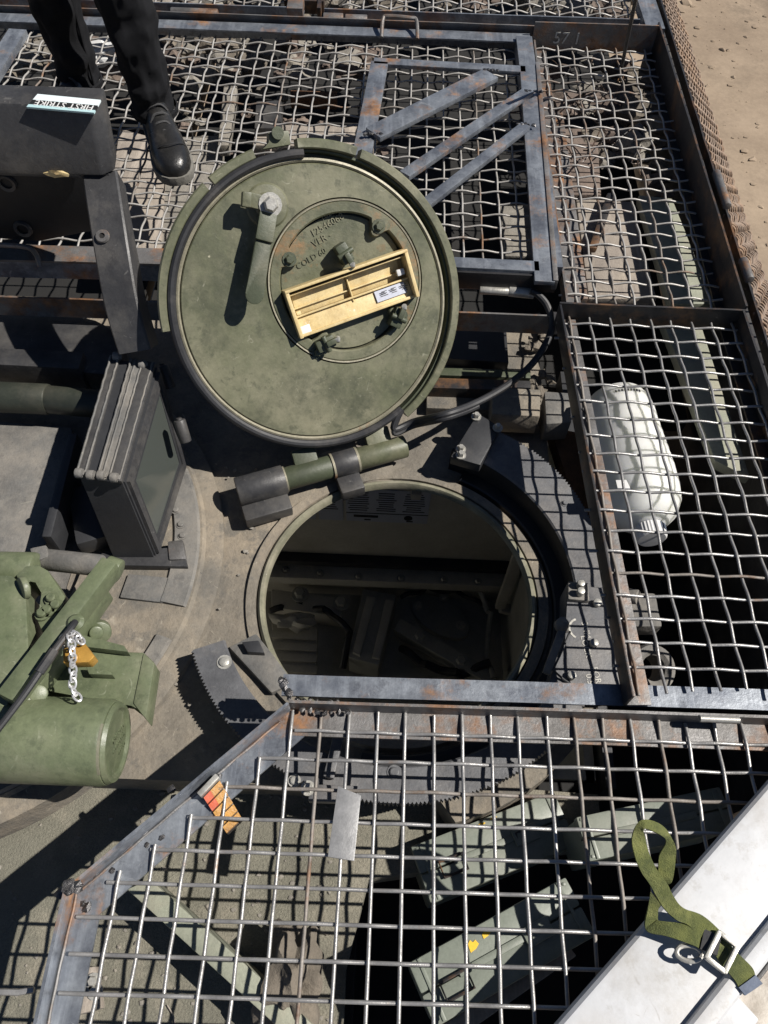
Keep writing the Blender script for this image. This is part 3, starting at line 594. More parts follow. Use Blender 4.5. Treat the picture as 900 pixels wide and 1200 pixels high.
hb('clip', HWd*0.42, HHt*0.08, 0.004, 0.018, 0.014, 0.010, CAPW, 0.003)
hb('clip', -HWd*0.44, -HHt*0.02, 0.002, 0.010, 0.008, 0.010)
hb('paint_loss', -HWd/2+0.02, -HHt/2+0.012, 0.0055, 0.022, 0.020, 0.002, CAPW, 0.0005, tilt=R(-14))
st = hb('label_sticker', HWd*0.30, -HHt*0.24, 0.0045, HWd*0.25, HHt*0.23, 0.0008, PAPER, 0.0, tilt=R(-14))
bm = B()
rot = RM @ M.Rotation(R(-14), 3, 'X')
for k in range(4):
    for c in range(3):
        box(bm, hc+hx*(HWd*0.245+c*0.024+rnd.uniform(-.002, .002))+hy*(-HHt*0.24+0.007-0.0045*k)+LN*(0.0065-(0.007-0.0045*k)*0.25*-1), (0.018*rnd.uniform(.6, 1), 0.0016, 0.0006), rot)
obj('printed_lines', bm, GREYA, HOU)
# latches
for x, y, ang, big in ((402, 297, -70, 1), (380, 402, 12, 0), (464, 372, 55, 0)):
    o = lp(x, y, 0.0); r2 = basis(LE*math.cos(R(ang))+LU*math.sin(R(ang)), LN)
    bm = B(); box(bm, o+LN*0.004, (0.042, 0.026, 0.034), r2, 0.004); la = obj('latch', bm, OLIVED, LID)
    bm = B(); box(bm, o+r2 @ V((0.014, 0, 0.028)), (0.030, 0.012, 0.012), r2, 0.003); cyl(bm, o+r2 @ V((0.0, -0.018, 0.022)), o+r2 @ V((0.0, 0.018, 0.022)), 0.006, 12, 0.001); obj('latch_arm', bm, OLIVED, la)
    bm = B(); lump(bm, o+r2 @ V((0.026, 0, 0.030)), 0.007, 2, 0.3); obj('latch_pin', bm, GALV, la)
# long locking handle
hp = lp(313, 241, 0.0)
bm = B(); lathe(bm, hp, LN, [(0.0001, 0.0), (0.0001, 0.010), (0.022, 0.010), (0.026, 0.006), (0.040, 0.004), (0.044, 0.0)], 40, x=LE); hn = obj('handle_boss', bm, OLIVE, LID)
bm = B(); cyl(bm, hp+LN*0.008, hp+LN*0.042, 0.020, 24, 0.003); a0_ = lp(309, 256, 0.040); a1_ = lp(309, 283, 0.050); a2_ = lp(298, 348, 0.056)
bar(bm, hp+LN*0.036, a1_, 0.036, 0.014, LN, 0.004); hd_ = obj('handle', bm, OLIVED, LID)
d = (a2_-a1_).normalized(); sd = LN.cross(d)
bm = B(); o2 = []
for k in range(13):
    t = math.pi*k/12; o2.append(a2_-d*0.004+sd*0.0185*math.cos(t)+d*0.0185*math.sin(t))
prism(bm, [a1_-sd*0.0165, a1_+sd*0.0165]+o2, 0.012, 0.003, -LN); obj('handle_grip', bm, OLIVED, hd_)
bm = B(); bar(bm, hp+LN*0.036, lp(289, 233, 0.036), 0.028, 0.016, LN, 0.003); bar(bm, lp(289, 225, 0.036), lp(288, 243, 0.036), 0.018, 0.028, LN, 0.003); obj('handle_stop', bm, OLIVE, hd_)
bm = B(); bolt(bm, hp+LN*0.042, LN, 0.0155, 0.014); obj('bolt', bm, GALV, hd_)
# hinge: barrels
ha, hb_ = at(278, 577, 0.05), at(478, 522, 0.05)
def hs(t): return ha.lerp(hb_, t)
HD = (hb_-ha).normalized()
for t0, t1, r, m, par, nm in ((0.0, 0.27, 0.034, BLACKD, VEH, 'hinge_knuckle'), (0.275, 0.545, 0.027, OLIVED, LID, 'hinge_barrel'), (0.55, 0.69, 0.030, BLACKD, VEH, 'hinge_knuckle'), (0.695, 0.985, 0.027, OLIVE, LID, 'hinge_barrel')):
    bm = B(); cyl(bm, hs(t0), hs(t1), r, 28, 0.003)
    if par is VEH:
        c = (hs(t0)+hs(t1))/2; box(bm, c+V((0.012, -0.035, -0.03)), ((hb_-ha).length*(t1-t0)*0.98, 0.07, 0.035), basis(HD, (0, 0, 1)), 0.006)
    else:
        c = (hs(t0)+hs(t1))/2; bar(bm, c, c+LU*0.055-LN*0.018, (hb_-ha).length*(t1-t0)*0.5, 0.025, LN, 0.005)
    obj(nm, bm, m, par)
for t in (0.272, 0.548, 0.692):
    bm = B(); cyl(bm, hs(t-0.006), hs(t+0.006), 0.030, 28); obj('hinge_washer', bm, WORN, LID)
# loose end of the seal: a thing of its own, looping over to the rack
SEAL = thing('loose_seal_strip', at(560, 480, 0.05), 'black rubber strip looping from the lid edge up to the steel frame corner', 'rubber strip')
e0 = L(0.3005*math.cos(R(-62)), 0.3005*math.sin(R(-62)), 0.002)
pts = [e0, lp(462, 503, 0.004), lp(486, 494, 0.006), at(520, 486, 0.17), at(556, 473, 0.15), at(592, 453, 0.14), at(622, 428, 0.14), at(640, 402, 0.15), at(647, 380, 0.17), at(641, 358, 0.195), at(630, 345, 0.21), at(622, 341, 0.215)]
def smooth(pts, n=8):
    out = []
    for i in range(len(pts)-1):
        p0, p1, p2, p3 = pts[max(i-1, 0)], pts[i], pts[i+1], pts[min(i+2, len(pts)-1)]
        for k in range(n):
            t = k/n; out.append(0.5*((2*p1)+(p2-p0)*t+(2*p0-5*p1+4*p2-p3)*t*t+(3*p1-p0-3*p2+p3)*t**3))
    out.append(pts[-1]); return out
bm = B(); tube(bm, smooth(pts), 0.0085, 10); obj('strip_body', bm, RUBBER, SEAL)
bm = B(); pp = smooth(pts); tube(bm, [p+V((0, -0.008, -0.006)) for p in pp[6:34]], 0.006, 8); obj('strip_lip', bm, RUBBER, SEAL)

# ------------------------------------------------------------------ steel cage panels over the roof
# front panel, its frame of angle iron under a bridging bar
FP_ = thing('cage_panel', (0.1, 0.38, 0.17), 'front steel mesh panel with an angled left rail, lying nearest over the deck', 'mesh panel', 'welded cage panels')
ZM = 0.17
cA, cB, cC = V((-0.150, 0.412, ZM)), V((-0.462, 0.105, ZM)), V((-0.462, -0.50, ZM))
bm = B(); lbeam(bm, cA+V((0.0, 0, 0)), V((0.84, 0.422, ZM)), (0, -1, 0), 0.045, 0.05); obj('frame_rail', bm, STEELR, FP_)
dn = (cB-cA).normalized(); inn = V((dn.y, -dn.x, 0)); inn = inn if inn.x > 0 else -inn
bm = B(); lbeam(bm, cA+dn*0.005, cB, inn, 0.045, 0.055); obj('frame_rail', bm, STEEL, FP_)
bm = B(); lbeam(bm, cB, cC, (1, 0, 0), 0.045, 0.05); obj('frame_rail', bm, STEEL, FP_)
poly = [(-0.155, 0.405), (0.82, 0.405), (0.82, -0.45), (-0.440, -0.45), (-0.440, 0.09), (-0.125, 0.385)]
weave(FP_, (0, 0, ZM+0.009), (1, 0.01, 0), (0.0, 1, 0), poly, 0.0495, 0.0064, 0.0024, WIRE, -0.145, 0.372, seg=7, jit=0.001, spc=6)
for a, b, r in ((cA+V((0.02, -0.01, 0.02)), cA+V((0.10, -0.012, 0.02)), 0.007), (cB+inn*0.02, cB+inn*0.045+V((0, 0.01, 0.006)), 0.009), (cB+V((0.005, 0, 0.044)), cB+V((0.02, 0.006, 0.044)), 0.012), (cB+V((-0.002, -0.06, 0.02)), cB+V((-0.002, -0.13, 0.02)), 0.007)):
    weld(FP_, a, b, r, 7)
for x, y in ((168, 975), (172, 990), (190, 982), (131, 1020), (112, 1025), (70, 1048), (200, 925), (204, 935), (182, 958)):
    bm = B(); lump(bm, at(x, y, ZM+0.006), rnd.uniform(0.004, 0.009), 1, 0.6, (1, 1, 0.5), x); obj('weld_bead', bm, WELD, FP_)
bm = B(); tube(bm, [at(-20, 1162, ZM), at(22, 1163, ZM), at(40, 1160, ZM)], 0.0045, 8); obj('rod_stub', bm, WIRE, FP_)
seam(FP_, cA+dn*0.03, cB-dn*0.01, inn); seam(FP_, cB, cC, (1, 0, 0))
# bridging bar behind it
BR = thing('cross_rail', (0.3, 0.435, 0.215), 'bluish flat cross rail along the near edge of the open hatch', 'steel rail')
bm = B(); lbeam(bm, V((-0.165, 0.458, 0.213)), V((0.86, 0.470, 0.213)), (0, -1, 0), 0.045, 0.038, up=(0, 0, -1)); obj('rail_bar', bm, STEEL, BR)
weld(BR, (-0.165, 0.445, 0.216), (-0.150, 0.42, 0.212), 0.010, 5); weld(BR, (-0.15, 0.418, 0.20), (-0.07, 0.415, 0.20), 0.006, 8)
bm = B(); cyl(bm, at(820, 842, 0.215), at(866, 844, 0.215), 0.006, 12); obj('hinge_pin', bm, GALV, BR)

# right middle panel
RM_ = thing('cage_panel', (0.6, 0.9, 0.22), 'right hand mesh panel over the white jug, with tall dark side rail', 'mesh panel', 'welded cage panels')
Z2 = 0.218
pA, pB = V((0.383, 1.345, Z2)), V((0.428, 0.425, Z2))
sd2 = (pB-pA).normalized(); in2 = V((-sd2.y, sd2.x, 0)); in2 = in2 if in2.x > 0 else -in2
bm = B(); box(bm, (pA+pB)/2+in2*0.0025+V((0, 0, 0.026)), ((pB-pA).length, 0.005, 0.052), basis(pB-pA, (0, 0, 1)), 0.001); sr_ = obj('side_rail', bm, DARKST, RM_)  # shade on the upright leg put into its colour: darker steel than the flange
bm = B(); box(bm, (pA+pB)/2+in2*0.0265+V((0, 0, 0.0025)), ((pB-pA).length, 0.043, 0.005), basis(pB-pA, (0, 0, 1)), 0.0008); obj('rail_flange', bm, STEELR, sr_)
bm = B(); lbeam(bm, V((0.385, 1.350, Z2-0.015)), V((0.815, 1.352, Z2-0.015)), (0, 1, 0), 0.065, 0.035); obj('end_rail', bm, DARKST, RM_)
bm = B(); lbeam(bm, V((0.812, 1.352, Z2-0.02)), V((0.835, 0.43, Z2-0.02)), (-1, 0, 0), 0.07, 0.03); obj('side_rail', bm, DARKST, RM_)
weave(RM_, (0, 0, Z2+0.009), (1, 0.008, 0), (-0.045, 1, 0), [(0.452, 0.46), (0.868, 0.46), (0.868, 1.34), (0.452, 1.34)], 0.0478, 0.0058, 0.0026, WIRE, 0.475, 0.49, pv=0.0465, over=0.022, jit=0.0004)
for k in range(9):
    p = pA.lerp(pB, 0.08+k*0.108)+in2*0.03; bm = B(); lump(bm, p+V((0, 0, 0.006)), rnd.uniform(0.003, 0.007), 1, 0.5, (1, 1, 0.5), k); obj('weld_bead', bm, STEELR, RM_)

# right rear panel
RR = thing('cage_panel', (0.6, 1.95, 0.2), 'right rear mesh panel over rags and boards, below the chalk marked rail', 'mesh panel', 'welded cage panels')
Z3 = 0.195
bm = B(); lbeam(bm, V((0.412, 1.375, Z3)), V((0.412, 2.57, Z3)), (1, 0, 0), 0.035, 0.045); obj('side_rail', bm, STEELR, RR)
bm = B(); lbeam(bm, V((0.41, 2.585, Z3-0.005)), V((0.80, 2.595, Z3-0.005)), (0, 1, 0), 0.085, 0.03); fr = obj('end_rail', bm, STEELR, RR)
bm = B(); lbeam(bm, V((0.818, 1.36, Z3-0.01)), V((0.805, 2.62, Z3-0.01)), (-1, 0, 0), 0.09, 0.025); obj('side_rail', bm, DARKST, RR)
text('57 1', 0.05, (0.475, 2.5835, Z3+0.02), (1, 0, 0), (0, -1, 0), WHINK, RR, 0.0005, 'chalk_marks')
weave(RR, (0, 0, Z3+0.009), (1, 0.01, 0), (0.0, 1, 0), [(0.418, 1.385), (0.80, 1.375), (0.79, 2.57), (0.418, 2.57)], 0.0465, 0.0056, 0.0036, WIRER, 0.447, 1.40, over=0.015, jit=0.0004)
# left rear panel, largest
RL = thing('cage_panel', (-0.3, 1.95, 0.2), 'large left rear mesh panel on which the person in black jeans stands', 'mesh panel', 'welded cage panels')
bm = B(); lbeam(bm, V((-1.55, 1.425, Z3)), V((0.395, 1.470, Z3)), (0, 1, 0), 0.050, 0.05); obj('front_rail', bm, STEEL, RL)
bm = B(); bar(bm, V((-1.55, 1.452, Z3+0.052)), V((-0.50, 1.475, Z3+0.052)), 0.055, 0.006); obj('rail_cap', bm, STEELR, RL)
bm = B(); lbeam(bm, V((-1.5, 2.585, Z3+0.04)), V((0.40, 2.595, Z3+0.04)), (0, -1, 0), 0.045, 0.05, up=(0, 0, -1)); obj('rear_rail', bm, STEEL, RL)
bm = B(); bar(bm, V((0.378, 2.56, Z3+0.03)), V((0.385, 1.5, Z3+0.03)), 0.05, 0.04); obj('side_rail', bm, STEEL, RL)
bm = B(); bar(bm, at(22, 38, Z3+0.035), at(-30, 120, Z3+0.035), 0.055, 0.02); obj('side_rail', bm, STEEL, RL)
weave(RL, (0, 0, Z3+0.009), (1, 0.02, 0), (0.0, 1, 0), [(-1.45, 1.50), (0.375, 1.475), (0.375, 2.565), (-1.2, 2.575)], 0.0485, 0.0056, 0.0036, WIRER, -0.02, 1.495, over=0.01, pv=0.0475, jit=0.0004)
bm = B(); tube(bm, smooth([at(447, 44, Z3+0.045), at(449, 22, Z3+0.07), at(456, 19, Z3+0.075), at(480, 21, Z3+0.075), at(488, 24, Z3+0.07), at(489, 46, Z3+0.045)], 5), 0.006, 8); obj('pull_handle', bm, STEELR, RL)
bm = B(); tube(bm, smooth([at(-40, 286, Z3+0.10), at(5, 287, Z3+0.10), at(32, 290, Z3+0.098), at(42, 298, Z3+0.08), at(47, 312, Z3+0.055)], 6), 0.006, 8); obj('pull_handle', bm, STEELR, RL)
# lift-off frame with three slanting bars lying on it
LF = thing('lift_off_frame', (0.2, 1.9, 0.25), 'square steel frame with three slanting bars welded across it', 'steel frame')
ZF = 0.25
def fbar(p, q, wd, ht=0.012, m=STEEL, nm='frame_bar', z=ZF):
    bm = B(); bar(bm, at(*p, z), at(*q, z), wd, ht, bev=0.0015); return obj(nm, bm, m, LF)
fbar((445, 74), (424, 184), 0.052); fbar((438, 73), (616, 83), 0.034); fbar((529, 309), (632, 314), 0.036); 
fbar((618, 78), (638, 332), 0.048, 0.012); fbar((629, 78), (650, 334), 0.012, 0.03, STEELR, z=ZF-0.005)
bm = B(); bar(bm, at(529, 327, ZF-0.025), at(652, 333, ZF-0.025), 0.006, 0.05, bev=0.001); obj('front_plate', bm, DARKST, LF)
fbar((575, 88), (437, 158), 0.060, 0.014, nm='slanting_bar', z=ZF+0.013); fbar((620, 107), (474, 206), 0.034, 0.014, nm='slanting_bar', z=ZF+0.013); fbar((616, 148), (498, 240), 0.030, 0.014, nm='slanting_bar', z=ZF+0.013)
for p in ((437, 157), (575, 82), (625, 107), (616, 146)):
    c = at(*p, ZF+0.018); weld(LF, c+V((-0.02, 0, 0)), c+V((0.02, 0, 0)), 0.008, 5)
# side pin under the frame
PN = thing('locking_pin', at(592, 341, 0.20), 'shiny steel locking pin under the corner of the square frame', 'pin')
bm = B(); cyl(bm, at(562, 340, 0.20), at(600, 342, 0.20), 0.010, 16, 0.002); obj('pin_shaft', bm, GALV, PN)
bm = B(); cyl(bm, at(596, 341, 0.20), at(626, 344, 0.20), 0.013, 16, 0.002); obj('pin_sleeve', bm, GALV, PN)
# two panels behind
ZT = 0.215
TL = thing('cage_panel', (-0.9, 2.9, ZT), 'far left mesh panel behind the person, cut by the top edge', 'mesh panel', 'welded cage panels')
bm = B(); lbeam(bm, V((-1.8, 2.66, ZT)), V((-0.33, 2.675, ZT)), (0, 1, 0), 0.03, 0.04); obj('front_rail', bm, STEEL, TL)
bm = B(); bar(bm, V((-0.355, 2.66, ZT+0.02)), V((-0.375, 3.6, ZT+0.02)), 0.05, 0.03); obj('side_rail', bm, STEELR, TL)
weave(TL, (0, 0, ZT), (1, 0.01, 0), (0, 1, 0), [(-1.8, 2.70), (-0.37, 2.70), (-0.39, 3.55), (-1.8, 3.55)], 0.0485, 0.006, 0.0045, WIRER, 0, 2.72)
bm = B(); cyl(bm, V((-0.75, 2.635, ZT+0.02)), V((-0.60, 2.637, ZT+0.02)), 0.014, 16, 0.002); obj('hinge_tube', bm, STEELR, TL)
TR = thing('cage_panel', (0.3, 2.9, ZT), 'far right mesh panel behind the handle, cut by the top edge', 'mesh panel', 'welded cage panels')
bm = B(); lbeam(bm, V((-0.26, 2.665, ZT)), V((0.76, 2.68, ZT)), (0, 1, 0), 0.035, 0.04); obj('front_rail', bm, STEEL, TR)
bm = B(); bar(bm, V((0.80, 2.62, ZT+0.025)), V((0.775, 3.7, ZT+0.025)), 0.06, 0.03); obj('side_rail', bm, STEEL, TR)
weave(TR, (0, 0, ZT), (1, 0.01, 0), (0, 1, 0), [(-0.20, 2.70), (0.755, 2.71), (0.74, 3.6), (-0.22, 3.6)], 0.0465, 0.006, 0.0045, WIRER, 0, 2.72)
bm = B(); bar(bm, V((-0.28, 2.69, ZT+0.01)), V((-0.30, 3.6, ZT+0.01)), 0.012, 0.03); bar(bm, V((-0.27, 2.78, ZT)), V((-0.40, 2.775, ZT)), 0.07, 0.04); obj('side_rail', bm, DARKST, TR)
for x0, x1 in ((0.42, 0.55), (-0.26, -0.12)):
    bm = B(); cyl(bm, V((x0, 2.63, ZT+0.02)), V((x0+(x1-x0)*0.45, 2.631, ZT+0.02)), 0.019, 18, 0.002); cyl(bm, V((x0+(x1-x0)*0.5, 2.631, ZT+0.02)), V((x1, 2.632, ZT+0.02)), 0.017, 18, 0.002); obj('hinge_tube', bm, STEELR if x0 < 0 else GREYA, TR)
HR_ = thing('rear_cross_rail', (-0.2, 2.63, ZT), 'long dark cross rail with hinge barrels behind the mesh panels', 'steel rail')
bm = B(); lbeam(bm, V((-1.7, 2.60, ZT-0.01)), V((0.82, 2.615, ZT-0.01)), (0, 1, 0), 0.045, 0.05); obj('rail_bar', bm, STEELR, HR_)
# sloping rusty screen along the right side
SK = thing('side_screen', (0.9, 1.6, 0.2), 'rusty woven wire side screen sloping down along the right edge', 'mesh screen')
sl_u = V((0.52, 0, -0.62)).normalized()
weave(SK, (0.845, 0, 0.255), (0, 1, 0), sl_u, [(0.3, 0.0), (3.7, 0.0), (3.7, 0.42), (0.3, 0.42)], 0.044, 0.0062, 0.0075, RUSTW, 0.3, 0.01, joined='screen_wires', seg=5, pv=0.042, jit=0.003)
bm = B(); lbeam(bm, V((0.845, 0.40, 0.235)), V((0.835, 3.0, 0.235)), (1, 0, 0), 0.03, 0.02); obj('top_rail', bm, DARKST, SK)
for y0, y1 in ((1.72, 1.86), (1.45, 1.52)):
    bm = B(); cyl(bm, V((0.842, y0, 0.272)), V((0.840, y1, 0.272)), 0.011, 14, 0.002); obj('hinge_tube', bm, STEELR, SK)
# ------------------------------------------------------------------ what lies under the rear panels
def lay(name, pts, z, dep, m, label, cat, bev=0.006, group=None):
    c = sum(pxpoly(pts, z), V())/len(pts)
    bm = B(); prism(bm, pxpoly(pts, z), dep, bev)
    o = obj(name, bm, m, None, loc=c); o['label'] = label; o['category'] = cat
    if group: o['group'] = group
    return o
lay('plank', [(205, 160), (262, 158), (248, 300), (172, 298)], 0.0, 0.05, STONEG, 'pale grey board under the mesh beside the black shoe', 'board')
lay('plank', [(140, 150), (196, 165), (188, 300), (118, 300)], 0.01, 0.05, WOODG, 'weathered board under the mesh between box and shoe', 'board')
lay('plank', [(300, 145), (438, 148), (438, 172), (296, 170)], 0.0, 0.05, WOODG, 'short grey board lying crosswise behind the round lid', 'board')
lay('plank', [(262, 100), (278, 100), (268, 170), (255, 170)], 0.06, 0.04, STONEG, 'narrow pale batten standing under the left rear mesh', 'board')
lay('rusty_rail', [(340, 105), (395, 107), (395, 116), (340, 114)], 0.02, 0.04, RUSTG, 'short rusty rail under the mesh left of the square frame', 'rail')
lay('dark_case', [(300, 118), (330, 117), (330, 150), (298, 150)], 0.03, 0.08, BLACKD, 'small dark case under the mesh above the round lid', 'case')
lay('plank', [(585, 240), (625, 240), (632, 300), (592, 300)], 0.0, 0.04, STONEG, 'pale board under the lower corner of the square frame', 'board')
lay('plank', [(675, 232), (742, 236), (770, 350), (690, 350)], 0.09, 0.03, WOODG, 'broad pinkish grey board under the right rear mesh', 'board')
lay('plank', [(655, 150), (700, 150), (705, 228), (668, 228)], 0.09, 0.03, STONEP, 'reddish board under the right rear mesh by the frame', 'board')
lay('green_plate', [(748, 228), (788, 232), (838, 356), (786, 356)], 0.13, 0.03, pm, 'pale green metal plate under the right rear mesh', 'plate')
lay('green_plate', [(775, 372), (822, 380), (880, 560), (838, 540)], 0.12, 0.03, pm, 'pale green slanted plate under the right mesh beside the jug', 'plate')
lay('rusty_strip', [(643, 130), (660, 130), (690, 350), (668, 350)], 0.10, 0.03, STEELR, 'long rusty strip under the left side of right rear mesh', 'strip')
lay('thin_bar', [(712, 225), (722, 225), (700, 290), (690, 290)], 0.125, 0.02, DARKST, 'thin dark bar leaning across the pinkish board', 'bar')
lay('yellow_rail', [(-40, 338), (200, 346), (200, 352), (-40, 344)], 0.12, 0.03, YELM, 'thin worn yellow rail under the front of left rear panel', 'rail') if False else None
def rubble(name, spots, label):
    for mi, m in enumerate((STONEP, STONEG, CLOTH)):
        bm = B(); k = 0
        for q, (x, y, z, r) in enumerate(spots):
            if q % 3 != mi: continue
            lump(bm, at(x, y, z), r, 2, 0.55, (1.25, 1, 0.6), q*0.73+mi); k += 1
        o = obj(name, bm, m, None, loc=at(spots[0][0], spots[0][1], 0), kind='stuff', sharp=0.3); o['label'] = label[mi]+' rubble '+label[3]; o['category'] = 'rubble'
ADJ = ['reddish', 'pale grey', 'dusty brown']
sp_ = [(rnd.uniform(655, 775), rnd.uniform(72, 165), 0.09, rnd.uniform(0.02, 0.055)) for i in range(22)]+[(rnd.uniform(655, 800), rnd.uniform(165, 232), 0.07, rnd.uniform(0.012, 0.03)) for i in range(22)]
rubble('rubble', sp_, ADJ+['lying under the right rear mesh panel'])
sp_ = []
for i in range(80):
    x, y = rnd.uniform(5, 440), rnd.uniform(46, 92)
    sp_.append((x, y, 0.03, rnd.uniform(0.016, 0.05)))
for i in range(50): sp_.append((rnd.uniform(200, 450), rnd.uniform(100, 185), -0.03, rnd.uniform(0.008, 0.02)))
rubble('rubble', sp_, ADJ+['lying under the left rear mesh panel'])
rubble('rubble', [(rnd.uniform(0, 740), rnd.uniform(-60, 24), 0.04, rnd.uniform(0.02, 0.07)) for i in range(120)], ADJ+['lying under the far mesh panels'])
# crumpled silver bag by the person
bm = B(); lump(bm, at(118, 62, 0.09), 0.075, 3, 0.7, (1, 0.7, 0.4), 3.3, 3.0); o = obj('crumpled_bag', bm, CAPW, None, loc=at(118, 62, 0.05), sharp=0.2); o['label'] = 'crumpled white bag under the mesh between the two legs'; o['category'] = 'bag'
# loose wires under right rear mesh
bm = B()
for i in range(14):
    x, y = rnd.uniform(655, 770), rnd.uniform(80, 200); p = [at(x, y, 0.16)]
    for k in range(4): p.append(p[-1]+V((rnd.uniform(-.05, .05), rnd.uniform(-.07, .07), rnd.uniform(-.01, .012))))
    tube(bm, smooth(p, 4), 0.002, 5)
o = obj('wire_tangle', bm, DARKST, None, loc=at(710, 140, 0.15), kind='stuff'); o['label'] = 'tangle of thin dark wires under the right rear mesh'; o['category'] = 'wire'
# whip antenna
AN = thing('whip_antenna', at(727, 86, 0.16), 'thin black whip antenna rising through the far right corner', 'antenna')
bm = B(); tube(bm, [at(727, 86, 0.16), at(750, -25, 0.60)], 0.0055, 8); obj('whip', bm, RUBBER, AN)
bm = B(); cyl(bm, at(727, 86, 0.10), at(727, 86, 0.17), 0.012, 12); obj('antenna_base', bm, RUBBER, AN)

# ------------------------------------------------------------------ vision block on the commander's ring
VB = thing('vision_block', at(180, 640, 0.03), 'black armoured vision block with dark glass window facing the hatch', 'periscope')
T = {k: at(*v, 0.245) for k, v in dict(nl=(91, 556), nr=(145, 565), fl=(131, 419), fr=(184, 427)).items()}
Bt = {k: at(*v, 0.03) for k, v in dict(nl=(132, 655), nr=(183, 655), fr=(217, 548)).items()}
Bt['fl'] = Bt['fr']+Bt['nl']-Bt['nr']
bm = B(); v8 = [bm.verts.new(p) for p in (T['nl'], T['nr'], T['fr'], T['fl'], Bt['nl'], Bt['nr'], Bt['fr'], Bt['fl'])]
for f in ((0, 1, 2, 3), (7, 6, 5, 4), (0, 4, 5, 1), (3, 2, 6, 7), (0, 3, 7, 4), (1, 5, 6, 2)): bm.faces.new([v8[i] for i in f])
bmesh.ops.bevel(bm, geom=list(bm.edges), offset=0.004, segments=2, affect='EDGES'); obj('housing', bm, BLACK, VB)
def gq(s, t, h):   # point on the window face: s near->far, t top->bottom
    a = T['nr'].lerp(T['fr'], s); b = Bt['nr'].lerp(Bt['fr'], s); n = (T['fr']-T['nr']).cross(Bt['nr']-T['nr']).normalized()
    n = n if n.x > 0 else -n
    return a.lerp(b, t)+n*h
def frame_quad(s0, s1, t0, t1, h0, h1, wd):
    bm = B(); a = [(s0, t0), (s1, t0), (s1, t1), (s0, t1)]; b = [(s0+wd, t0+wd*1.3), (s1-wd, t0+wd*1.3), (s1-wd, t1-wd*1.3), (s0+wd, t1-wd*1.3)]
    r = [[bm.verts.new(gq(*q, h)) for q in pts] for pts, h in ((a, h0), (a, h1), (b, h1), (b, h0))]
    for i in range(4):
        for k in range(4): bm.faces.new((r[k][i], r[k][(i+1) % 4], r[(k+1) % 4][(i+1) % 4], r[(k+1) % 4][i]))
    return bm
obj('window_frame', frame_quad(0.03, 0.97, 0.04, 0.96, -0.004, 0.008, 0.055), BLACKD, VB)
wf = obj('window_bezel', frame_quad(0.09, 0.91, 0.12, 0.88, -0.002, 0.005, 0.03), BLACK, VB)
bm = B(); bm.faces.new([bm.verts.new(gq(s, t, 0.003)) for s, t in ((0.11, 0.15), (0.89, 0.15), (0.89, 0.85), (0.11, 0.85))]); obj('glass', bm, GLASS, VB, smooth=False)
def tq(s, t, h): return T['nl'].lerp(T['nr'], s).lerp(T['fl'].lerp(T['fr'], s), t)+V((0, 0, h))
for s0, s1, h, m in ((0.0, 0.20, 0.005, BLACKD), (0.46, 0.70, 0.005, GREYA), (0.72, 0.98, 0.007, BLACKD)):
    bm = B(); prism(bm, [tq(s0, -0.01, h), tq(s1, -0.01, h), tq(s1, 1.0, h), tq(s0, 1.0, h)], h+0.004, 0.003); obj('top_rib', bm, m, VB)
for s in (0.0, 0.17, 0.45, 0.55, 0.70, 0.92):    # wavy weld runs along the ribs
    bm = B(); tube(bm, [tq(s+0.004*math.sin(k*1.9)+0.004*math.sin(k*4.3), k/30, 0.006) for k in range(31)], 0.0024, 6); obj('weld_bead', bm, GREYA, VB)
for s, t in ((0.05, 0.0), (0.30, 0.0), (0.52, 0.01), (0.80, 0.01), (0.12, 1.0), (0.72, 0.96)):
    bm = B(); c = tq(s, t, 0.006); cyl(bm, c-V((0.007, 0, 0)), c+V((0.007, 0, 0)), 0.010, 14, 0.002); bolt(bm, c+V((0.007, 0, 0)), (1, 0, 0), 0.006, 0.004); obj('clamp_screw', bm, GREYA, VB)
bm = B(); prism(bm, pxpoly([(118, 648), (214, 640), (220, 664), (124, 662)], 0.035), 0.02, 0.003); obj('base_plate', bm, BLACKD, VB)
bm = B(); prism(bm, pxpoly([(196, 634), (214, 632), (218, 655), (198, 656)], 0.04), 0.02, 0.004); obj('latch', bm, STEELR, VB)
for p, q in (((190, 428), (200, 455)), ((210, 492), (218, 518))):
    bm = B(); c = at(*p, 0.20); e = at(*q, 0.16); cyl(bm, c, e, 0.013, 18, 0.003); cyl(bm, c.lerp(e, -0.08), c.lerp(e, 0.1), 0.006, 12); obj('mount_pin', bm, BLACKD, VB)

# ------------------------------------------------------------------ black shield box with its curved arm, upper left
SB = thing('shield_box', (-0.8, 1.6, 0.42), 'black steel box with a white FIRST STRIKE sticker and curved arm', 'gun shield')
YF = 1.432
bm = B(); prism(bm, [V((-1.25, YF, 0.638)), V((-0.610, YF+0.012, 0.638)), V((-0.588, YF+0.032, 0.638)), V((-0.594, YF+0.078, 0.638)), V((-1.25, YF+0.068, 0.638))], 0.132, 0.007, (0, -0.33, -1)); obj('box_body', bm, BLACKD, SB)
bm = B(); prism(bm, [V((-1.25, YF-0.028, 0.510)), V((-0.600, YF-0.018, 0.510)), V((-0.605, YF+0.03, 0.510)), V((-1.25, YF+0.03, 0.510))], 0.012, 0.002); obj('lower_lip', bm, BLACKD, SB)
def yp(x, y, Y): return onp(x, y, V((0, Y, 0)), V((0, 1, 0)))
bm = B(); prism(bm, [yp(-80, 178, 1.50), yp(112, 186, 1.50), yp(112, 270, 1.50), yp(46, 283, 1.50), yp(-80, 274, 1.50)], 0.02, 0.003, (0, 1, 0)); bp_ = obj('back_plate', bm, PITCH, SB)
